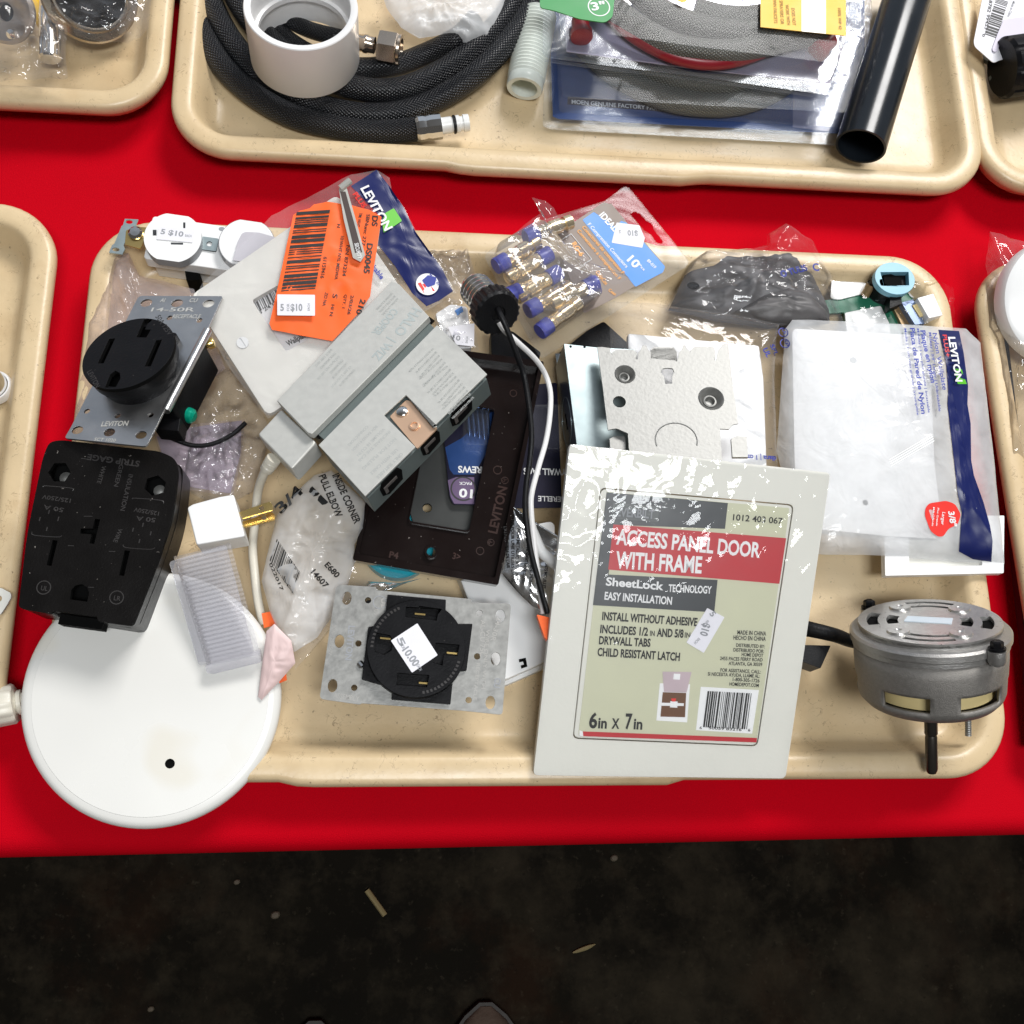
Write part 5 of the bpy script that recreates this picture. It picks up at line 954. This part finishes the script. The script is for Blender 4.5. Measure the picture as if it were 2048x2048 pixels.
# ---- small clear bags behind driver box
bag('clear_bag', 'small empty clear bag between the navy strip and the screw-base adapter', 'bag', 'B', [(1540,640),(1700,640),(1880,610),(1920,760),(1950,900),(1890,1010),(1760,1000),(1640,880)], 2.2, clear, wr=.5, fq=.8, seed=23)
F = flat('B',(1800,1180),3.0); t = thing('bagged_jack', 'small white jack in a clear bag with price sticker, behind the driver box corner', 'bagged part', F.w(0,0,-1.6))
m = MB(); m.px(F, [(1650,1080),(1760,1010),(1880,1030),(1910,1320),(1750,1330)], -1.2, 0, wht, .2); m.build('jack_body', t, bev=.08)
m = MB(); m.px(F, [(1790,1060),(1840,1030),(1850,1065),(1810,1095)], 0, .06, sky); m.build('blue_insert', t)
m = MB(); m.fan([W('B',x,y,3.3) for x,y in ((1600,1010),(1760,980),(1900,990),(1960,1340),(1760,1380))], clear, .15, .35, .8, 27, 10, n=12); m.build('clear_bag', t, ang=80)
sticker(t, F.up(.5), [(1740,1175),(1928,1150),(1925,1312),(1800,1300)], '10', (1775,1265),(1828,1272), 36, .03, (('EACH',(1880,1290),(1885,1245),16),))
# ================================================================ tray behind the middle one
def PT(pts, z): return [W('W', p[0], p[1], p[2] if len(p) > 2 else z) for p in pts]
bh = braid('black_braided_sleeve', (.003,.003,.004), (.010,.012,.018), rough=.3, metal=.0)
t = thing('braided_hose', 'long black braided hose coiled around the white pipe coupling', 'hose', W('W',620,180,.4))
runs = [[(365,-60,1.2),(380,0,1.2),(402,58,1.2),(442,128,1.2),(500,184,1.2),(580,230,1.2),(665,252,1.2),(760,264,1.2),(845,257,1.7)],
 [(405,-60,1.35),(425,10,1.35),(462,80,1.35),(520,145,1.35),(600,195,1.35),(690,225,1.35),(780,228,1.35),(870,200,1.35),(950,150,2),(1010,90,2.1),(1060,20,2.2),(1085,-50,2.2)],
 [(450,-60,1.9),(475,0,1.9),(515,55,1.9),(570,105,1.9),(640,150,1.9),(720,178,1.9),(800,178,1.9),(880,145,1.9),(950,95,2.0),(1010,30,1.95),(1050,-40,1.95)],
 [(480,-60,1.5),(520,20,1.5),(560,70,1.5),(620,110,1.5),(700,135,1.5),(780,132,1.5),(850,108,1.5),(915,75,2.4),(950,40,2.4)],
 [(505,-50,1.9),(540,5,1.9),(580,40,1.9),(620,60,1.95),(665,72,2.8),(700,80,2.4)]]
for i, r_ in enumerate(runs): m = MB(); m.tube(PT(r_, 2), .80 if i < 3 else (.72 if i == 3 else .55), bh, 20, 10); m.build('hose_run', t)
m = MB(); a, b = W('W',838,258,1.8), W('W',900,250,1.9); Fx = axfr(a, b-a); m.lathe(Fx, [(.74,-.2),(.86,0),(.86,.3),(.8,.5),(.86,.8),(.84,1.5),(.5,1.55)], chrome, 12); m.build('hex_ferrule', t, ang=25)
m = MB(); m.lathe(Fx, [(0,1.5),(.55,1.5),(.55,2.2),(.48,2.25),(.48,2.5),(.58,2.52),(.58,2.75),(.48,2.8),(.48,3.0),(.58,3.02),(.56,3.4),(.3,3.42),(.3,3.0),(0,3.0)], mat('white_tip',(.78,.78,.76),.3), 24); m.build('push_fit_tip', t)
m = MB(); m.lathe(Fx, [(.5,2.3),(.62,2.34),(.62,2.46),(.5,2.5)], blk2, 24); m.build('o_ring', t)
m = MB(); m.lathe(axfr(W('W',700,82,2.4), W('W',800,100,2.6)-W('W',700,82,2.4)), [(.5,0),(.55,.1),(.55,.9),(.62,1.0),(.62,1.2),(.55,1.3),(.55,1.7)], mat('warm_nickel',(.62,.52,.42),.2,1), 24); m.build('hose_ferrule', t)
m = MB(); Fx = axfr(W('W',755,92,2.6), W('W',800,100,2.7)-W('W',755,92,2.6)); m.lathe(Fx, [(.6,0),(1.05,.1),(1.1,.3),(1.1,1.3),(1.0,1.45)], mat('warm_nickel',(0,0,0)), 6); m.lathe(Fx, [(1.0,1.43),(.98,1.6),(.75,1.62),(.7,1.0),(0,1.0)], mat('warm_nickel',(0,0,0)), 28); m.build('hex_nut', t, ang=25)
m = MB(); m.tube(PT([(655,165,1.2),(760,172,1.2),(860,150,1.2),(945,100,1.2)],1), .25, pvcw, 8); m.build('thin_tube', label='thin white tube lying between the coils of the black braided hose', cat='tube')
# coupling
b0 = W('L',1310,520,1.7); t0 = W('L',1330,190,6.2); 
ct = W('L',1312,62,6.6); Rc = 490/4.83/FPX*(CAM-ct).length; ax = V((.0,.10,1)).normalized(); Fc = axfr(ct, ax, 'L', hint=V((0,1,0)))
m = MB(); m.lathe(Fc, [(Rc*.985,-4.2),(Rc,-4.1),(Rc,-.06),(Rc*.985,0),(Rc*.89,0),(Rc*.87,-.06),(Rc*.86,-1.9),(Rc*.80,-1.95),(Rc*.80,-2.3),(Rc*.86,-2.35),(Rc*.88,-4.2),(Rc*.985,-4.2)], pvcw, 72); m.build('pipe_coupling', label='short wide white pipe coupling standing upright inside the hose coil', cat='pipe coupling', ang=40)
# threaded nipple
a = W('T',1100,490,1.7); b = W('T',1180,60,2.0); Fx = axfr(a, b-a); LL = (b-a).length; Rn = 95/2.76/FPX*(CAM-a).length
pr = [(Rn*.7,1.2),(Rn*.72,0),(Rn*.95,-.02),(Rn,.12),(Rn,.7)]+[(Rn*(1.04 if i % 2 else .96), .75+i*.14) for i in range(int((LL-.8)/.14))]+[(0,LL)]
m = MB(); m.lathe(Fx, pr, pvct, 48); m.lathe(Fx, [(Rn*.7,1.2),(0,1.25)], pvct, 24); m.build('threaded_nipple', label='translucent pale green threaded plastic pipe nipple between the black hose and blister packs', cat='pipe nipple', ang=60)
# clear bag top centre
bag('clear_bag', 'cloudy clear bag at the top edge, inside the black hose loop', 'bag', 'T', [(300,-80),(340,40),(420,150),(520,210),(640,190),(780,245),(900,200),(980,60),(1010,-80),(650,-160)], 2.6, milky, puff=1.2, wr=.5, fq=.6, seed=33)
# blister packs
def hose_arc(parent, pts, r, m_, nm='hose_run'):
    m = MB(); m.tube(pts, r, m_, 16, 10); m.build(nm, parent)
gb = braid('grey_braided_sleeve', (.09,.09,.08), (.26,.26,.23), rough=.4, metal=.3)
F = flat('N',(900,700),1.3); t = thing('blue_blister_pack', 'clear blister pack with navy card and grey hose, undermost of the two packs', 'blister pack', F.w(0,0,-.8))
m = MB(); m.px(F, [(62,300),(75,680),(110,695),(1850,785),(1900,300),(1900,-100),(60,-100)], -.08, 0, ncard, .1); m.px(F, [(162,565),(735,605),(732,655),(160,612)], None, .012, purple); m.text(F,'MOEN GENUINE FACTORY PARTS',(185,608),(722,650),26,mat('pale_grey_print',(.55,.56,.6),.5),.03); m.px(F, [(1480,500),(1790,540),(1690,770),(1480,745)], None, .01, mat('silver_blue_print',(.14,.15,.26),.25)); m.build('printed_card', t)
hose_arc(t, [W('N',x,y,z) for x,y,z in ((250,250,2.1),(420,410,2.1),(650,540,2.1),(850,600,2.1),(1100,610,2.1),(1300,560,2.1),(1480,450,2.1),(1600,330,2.1))], .85, gb)
hose_arc(t, [W('N',x,y,z) for x,y,z in ((450,300,2.6),(650,430,2.6),(900,500,2.6),(1150,500,2.6),(1400,400,2.6))], .85, gb)
m = MB(); m.px(F, [(30,330),(15,740),(60,760),(1720,850),(1850,860),(1900,300),(1900,-100),(30,-100)], .0, .06, clear2, .2); m.px(F.up(.1), [(100,380),(110,660),(1850,750),(1880,300),(1880,-100),(90,-100)], 0, 1.6, clear2, .5); m.build('clear_shell', t, bev=.12, seg=3)
m = MB(); m.tube([W('N',x,y,1.35) for x,y in ((40,735),(400,765),(900,795),(1400,825),(1740,845))], .09, clear2, 8, 3); m.build('folded_edge', t)
F = flat('N',(900,350),4.0); t = thing('hose_blister_pack', 'clear blister pack with pale card, grey braided hose and yellow printed strip, upper pack', 'blister pack', F.w(0,0,-1))
m = MB(); m.px(F, [(150,60),(155,300),(900,400),(1700,490),(1790,250),(1830,-120),(150,-120)], -.08, 0, lil, .1); m.build('printed_card', t)
for r_ in (((330,-40,5.0),(420,40,5.0),(560,150,5.0),(760,260,5.0),(960,300,5.0),(1150,300,5.0),(1300,265,5.0),(1500,215,5.0),(1650,180,4.9)),((560,-60,5.2),(700,60,5.2),(880,140,5.2),(1080,180,5.2),(1300,190,5.1),(1550,170,5.0),(1750,130,4.9)),((900,60,5.2),(1050,100,5.2),(1200,110,5.2),(1350,90,5.2))): hose_arc(t, [W('N',*p) for p in r_], .82, gb)
hose_arc(t, [W('N',*p) for p in ((420,90,4.7),(560,215,4.7),(760,320,4.7),(960,365,4.7),(1150,350,4.7),(1300,300,4.7))], .5, dred, 'red_stripe')
for a, b in ((W('N',235,120,4.5), W('N',240,175,4.6)), (W('N',1700,230,4.6), W('N',1600,320,4.5))): m = MB(); m.lathe(axfr(a, b-a), [(0,0),(.6,0),(.6,1.0),(.75,1.05),(.75,1.5),(.5,1.6),(0,1.6)], dred, 24); m.build('red_end_cap', t)
m = MB(); m.px(F, [(20,60),(15,320),(60,345),(900,450),(1700,560),(1780,520),(1850,100),(1850,-120),(20,-120)], .0, .07, clear2, .2); m.px(F.up(.1), [(110,60),(125,290),(900,395),(1690,490),(1800,240),(1820,-120),(110,-120)], 0, 2.0, clear2, .6); m.build('clear_shell', t, bev=.15, seg=3)
for yy in (0, 28): m = MB(); m.tube([W('N',x,y+yy,4.0-.2*(yy>0)) for x,y in ((30,325),(400,375),(900,435),(1400,505),(1730,545))], .1, clear2, 8, 3); m.build('folded_edge', t)
F2 = F.up(2.35); m = MB(); m.px(F2, [(1290,-40),(1290,160),(1790,212),(1790,-40)], 0, .04, yel); m.px(F2, [(1530,-40),(1530,186),(1672,200),(1672,-40)], None, .05, wht)
for tx,a,b,h in (('DOES NOT',(1470,50),(1478,150),18),('WORK WITH',(1435,30),(1445,148),18),('SPRAYERS OR',(1400,5),(1408,144),18),('OWN FAUCETS',(1362,-10),(1370,138),18),('100% WP 42',(1742,50),(1748,175),16)): m.text(F2,tx,a,b,h,mat('amber_print',(.35,.16,.01),.5),.07)
m.px(F2, circ((0,0),1,3), None, 0, yel) if False else None
m.build('yellow_strip', t)
m = MB(); cc_ = F2.l((830,-15)); m.plate(F2, circ(cc_,.42,24), 0, .03, yel); m.build('round_yellow_mark', t)
bag('clear_bag', 'crumpled clear bag wedged between the upper blister pack and black pipe', 'bag', 'N', [(1780,-60),(1930,-60),(1945,90),(1915,200),(1840,330),(1800,480),(1760,560),(1690,540),(1740,440),(1790,210)], 4.6, clear, wr=.7, fq=.8, seed=41)
m = MB(); Fg = flat('N',(200,60),7.0); m.px(Fg, [(0,-40),(0,45),(80,60),(230,110),(380,132),(425,100),(440,-40)], -.08, 0, gcard, .25); cg_ = Fg.l((345,40)); kk = Fg.n((345,40)); m.plate(Fg, circ(cg_,60*kk,32), 0, .015, wp, [circ(cg_,54*kk,32)]); m.text(Fg,'3"',(305,62),(388,52),50,wp,.02)
m.build('size_card', label='green cardboard tag with circled 3 inch mark on the blister pack', cat='card')
# black pipe
a = W('U',1030,810,3.0); b = W('U',1330,-150,3.4); Fx = axfr(a, b-a); Rp = 126/2.76/FPX*(CAM-a).length; gl_ = mat('glossy_black_pipe',(.010,.013,.017),.22,0,.1,40,0,400,.45)
m = MB(); LL = (b-a).length; m.lathe(Fx, [(Rp*.9,6),(Rp*.9,.02),(Rp*.93,0),(Rp,.02),(Rp*1.0,.1),(Rp*.985,LL*.5),(Rp*.985,LL)], gl_, 64); m.lathe(Fx, [(Rp*.9,2.5),(0,2.5)], deep, 32); m.build('black_pipe', label='glossy black plastic pipe slanting down over the tray rim, open end facing front', cat='pipe')
# ================================================================ top left tray contents
nk = mat('brushed_nickel',(.50,.44,.36),.25,1,.08,60)
t = thing('trim_ring', 'brushed metal trim ring with dark centre in a clear bag, top left', 'trim ring', W('M',1000,60,1)); c0 = W('M',1000,-60,3.2); Fx = fr('M',(420,-60),4.2,(1500,-60),2.6,(1000,-400),4.2); o_ = Fx.l((960,-80)); Fx = Fr('M',Fx.w(*o_),Fx.ex,Fx.ey,Fx.ez); R_ = Fx.n((960,-80))*540
m = MB(); m.lathe(Fx, [(R_*.72,-1.2),(R_*.72,.3),(R_*.76,.4),(R_*.8,.35),(R_*.82,.1),(R_*.97,-.1),(R_,-.3),(R_*.98,-.5),(R_*.8,-.6)], nk, 72); m.build('ring', t)
m = MB(); m.plate(Fx, circ((0,0),R_*.73,48), -1.3, -1.2, deep); m.build('dark_centre', t)
m = MB(); m.fan([W('M',x,y,3.6) for x,y in ((450,-100),(560,120),(780,320),(830,400),(1000,430),(1380,470),(1500,400),(1590,300),(1640,-100))], clear, .9, .5, .6, 51, 16, n=10); m.build('clear_bag', t, ang=80)
t = thing('metal_disc', 'grey metal disc with an off-centre hole in clear film at the top left edge', 'disc', W('M',0,100,1)); Fx = fr('M',(-100,200),2.6,(300,200),3.0,(-100,-50),3.4); o_ = Fx.l((60,130)); Fx = Fr('M',Fx.w(*o_),Fx.ex,Fx.ey,Fx.ez); R_ = Fx.n((60,130))*330
m = MB(); m.lathe(Fx, [(R_*.28,-.2),(R_*.3,.1),(R_*.9,.25),(R_,.1),(R_,-.2)], mat('dull_disc',(.38,.34,.31),.35,.7), 56); m.build('disc', t)
m = MB(); m.plate(Fx, circ((0,0),R_*.3,24),-.4,-.3,deep); m.build('centre_hole', t)
m = MB(); m.lathe(Fr('M',Fx.w(*(V(Fx.l((150,375)))),.25),Fx.ex,Fx.ey,Fx.ez), [(.35,-.1),(.3,.2),(0,.4)], chrome, 20); m.build('pin', t)
bag('clear_bag', 'flat clear bag over the metal disc and silver tube, top left', 'bag', 'M', [(-100,-100),(300,-100),(470,100),(720,290),(700,600),(730,850),(560,840),(300,850),(-100,880)], 3.6, clear, wr=.5, fq=.6, seed=53, lower=False)
a, b = W('M',530,100,2.4), W('M',535,640,1.9); m = MB(); m.lathe(axfr(a, b-a), [(0,0),(.62,0),(.66,.1),(.66,(b-a).length*.6),(.72,(b-a).length*.62),(.72,(b-a).length-.1),(.6,(b-a).length),(0,(b-a).length)], chrome, 28); m.build('silver_tube', label='short silver metal tube in the top left tray beside the trim ring', cat='tube')
m = MB(); m.px(flat('M',(380,100),1.6), [(330,-60),(420,-60),(410,290),(350,200)], -.1, 0, yel); m.build('yellow_slip', label='narrow yellow slip between metal disc and silver tube, top left', cat='slip')
# ================================================================ left tray contents
a = W('A',-40,1450,.9); Rl = 120/3.864/FPX*(CAM-a).length; Fx = axfr(a, V((-.15,.1,1)), hint=V((0,1,0)))
t = thing('metal_cup', 'edge of a silver cylindrical cup with white rim in the left tray', 'cup', a); m = MB(); m.lathe(Fx, [(0,0),(Rl*.82,0),(Rl*.82,4.4),(Rl*.7,4.5)], chrome, 40); m.build('cylinder', t); m = MB(); m.lathe(Fx, [(Rl*.85,-.3),(Rl,-.3),(Rl*1.02,0),(Rl*.98,.25),(Rl*.85,.2)], pvcw, 40); m.build('rim', t)
F = flat('F',(20,1220),2.9); m = MB(); m.px(F, [(-200,1130),(10,1145),(75,1180),(78,1210),(50,1260),(5,1330),(-200,1400)], -.15, 0, pan, .1, [oval(F,(-5,1220),18,22,14)]); m.build('plate_corner', label='off-white rounded plate corner with a hole on the left tray front rim', cat='plate', bev=.04)
# ================================================================ top right tray contents
F = flat('O',(900,300),3.4); t = thing('barcode_tag', 'white hanging tag with barcode beside the black knob, top right', 'tag', F.w(0,0,-1)); m = MB(); m.px(F, [(805,-60),(712,400),(722,450),(905,610),(960,580),(1300,500),(1300,-100)], -.05, 0, paper, .25)
m.bars(F, (930,-20),(815,330),(1045,20), bp_, .015, 34, 15); m.text(F,'18782 99453',(865,-20),(815,280),30,bp_,.02); m.text(F,'0',(800,325),(790,350),24,bp_,.02); m.text(F,'Made in China',(1090,10),(1035,160),24,gp,.02); m.text(F,'.00',(1080,400),(1000,345),40,gp,.03); m.build('tag_card', t)
m = MB(); m.px(F.up(.1), [(1000,190),(940,330),(890,470),(900,500),(935,500),(960,440),(1300,420),(1300,150)], -.03, .02, mat('lilac_paper',(.62,.58,.68),.5), .1); m.build('second_slip', t)
a = W('O',985,660,3.0); b = W('O',1400,600,3.2); Fx = axfr(a, b-a); Rk2 = 245/4.83/FPX*(CAM-a).length
m = MB(); m.lathe(Fx, [(0,.0),(Rk2*.9,.0),(Rk2,.25),(Rk2,4)], blk, 96, wob=lambda a,r,z: r*(1-.05*(1 if sin(a*9) > .55 else 0)) if z > .3 or r >= Rk2 else r); m.build('fluted_knob', label='black fluted plastic knob lying on its side in the top right tray', cat='knob', ang=30)
m = MB(); m.px(flat('O',(900,600),1.6), [(735,500),(960,600),(960,780),(880,750),(860,600),(740,530)], -.3, 0, dk, .05); m.build('grey_clip', label='small grey clip under the barcode tag, top right', cat='clip')
# ================================================================ right tray contents
c0 = W('W',2128,600,4.2); Rr = 112/FPX*(CAM-c0).length; Fx = Fr('W', c0, V((1,0,0)),V((0,.96,.28)).normalized(),V((0,-.28,.96)).normalized())
m = MB(); m.lathe(Fx, [(Rr*.9,-1.4),(Rr,-1.2),(Rr,-.4),(Rr*.97,-.1),(Rr*.88,.1),(0,.2)], wht, 80); m.build('white_round_cover', label='edge of a white round plastic cover in the right tray', cat='cover')
m = MB(); m.px(flat('W',(2020,800),1.6), [(1989,680),(2000,674),(2017,674),(2075,1150),(2120,1500),(2075,1500),(2030,1080)], -.9, 0, blk2, .3); m.build('black_bar', label='long black bar in clear film along the left rim of the right tray', cat='bar', bev=.12)
bag('clear_bag', 'clear bag over the black bar in the right tray, corner sticking over the rim', 'bag', 'E', [(1665,170,3.2),(1932,240,3.2),(2100,260,3),(2150,800,3),(2150,1900,2.4),(1850,1900,2.4),(1790,1500,2.2),(1720,1000,2.4),(1660,900,2.4),(1640,420,2.6)], 2.6, clear, wr=.5, fq=.6, seed=61, lower=False)
# ================================================================ on the floor
def ZF(p, z=-73.9): return W('W', p[0], p[1], z)
a, b = ZF((734,1780)), ZF((770,1830)); m = MB(); m.tube([a+V((0,0,.3)), (a+b)/2+V((0,0,.3)), b+V((0,0,.3))], .35, straw_m, 8, 3); m.build('wood_splinter', label='pale straw-coloured splinter on the dark floor below the tray', cat='splinter')
a, b = ZF((1145,1905)), ZF((1190,1888)); m = MB(); m.tube([a+V((0,0,.2)), (a*.4+b*.6)+V((0,0,.25)), b+V((0,0,.2))], .22, straw_m, 6, 3, rf=lambda t_: .05+.22*sin(pi*min(1,t_+.05))); m.build('dry_leaf', label='thin dry leaf on the floor, right of the shoes', cat='leaf')
peb = mat('pale_pebble',(.11,.09,.06),.7,0,.2)
for p, r_, lb in (((474,1764),.35,'tiny pale pebble on the floor below the round cover plate'),((551,1830),.5,'tiny brown pebble on the floor, left of the straw splinter'),((302,2018),.35,'tiny pale pebble at the bottom left of the floor'),((1228,1716),.45,'tiny tan pebble near the table edge, right of centre')):
    m = MB(); m.lathe(Fr('W',ZF(p),V((1,0,0)),V((0,1,0)),V((0,0,1))), [(r_*.8,0),(r_,r_*.3),(r_*.7,r_*.7),(0,r_*.8)], peb, 9, wob=lambda a,r,z: r*(1+.15*sin(a*2+1))); m.build('pebble', label=lb, cat='pebble', group='pebbles on the floor')
for (px_, tip, hw, lb) in ((626,2064,5.2,'rounded toe of a brown shoe, left of the pair at the bottom'),(976,2026,5.6,'rounded toe of a brown shoe, right of the pair at the bottom')):
    tp = ZF((px_,tip),-69.5); t = thing('shoe', lb, 'shoe', tp-V((0,0,4.4)), 'pair of shoes'); m = MB(); vs = []; NS = 20; NC = 24
    def sec(i):
        u = i/NS; w_ = hw*(sin(min(1,u*2.6+.02)*pi/2)**.6)*(1-.18*max(0,sin((u-.35)*pi/.65)) if u > .35 else 1); h = (3.6+3.2*u*min(1,u*2))*(sin(min(1,u*3+.03)*pi/2)**.7); return w_, h, tp.y+.3-28*u
    for i in range(NS+1):
        w_, h, y = sec(i)
        for j in range(NC): a = pi*j/(NC-1); vs.append(V((tp.x+w_*cos(a), y, -72.6+h*sin(a)**.8)))
    m.add(vs, [(i*NC+j,(i+1)*NC+j,(i+1)*NC+j+1,i*NC+j+1) for i in range(NS) for j in range(NC-1)], shoe_m); m.build('upper', t, ang=80)
    ol = [(tp.x+sec(i)[0]*1.06, sec(i)[2]) for i in range(NS+1)]+[(tp.x-sec(i)[0]*1.06, sec(i)[2]) for i in range(NS,-1,-1)]
    ol = [(x, y+.4) for x, y in ol]; m = MB(); m.plate(Fr('W',V((0,0,0)),V((1,0,0)),V((0,1,0)),V((0,0,1))), ol, -73.95, -72.4, mat('dark_sole',(.03,.025,.02),.6)); m.build('sole', t)
for o in list(bpy.data.objects):
    if '_o' in o.keys(): del o['_o']
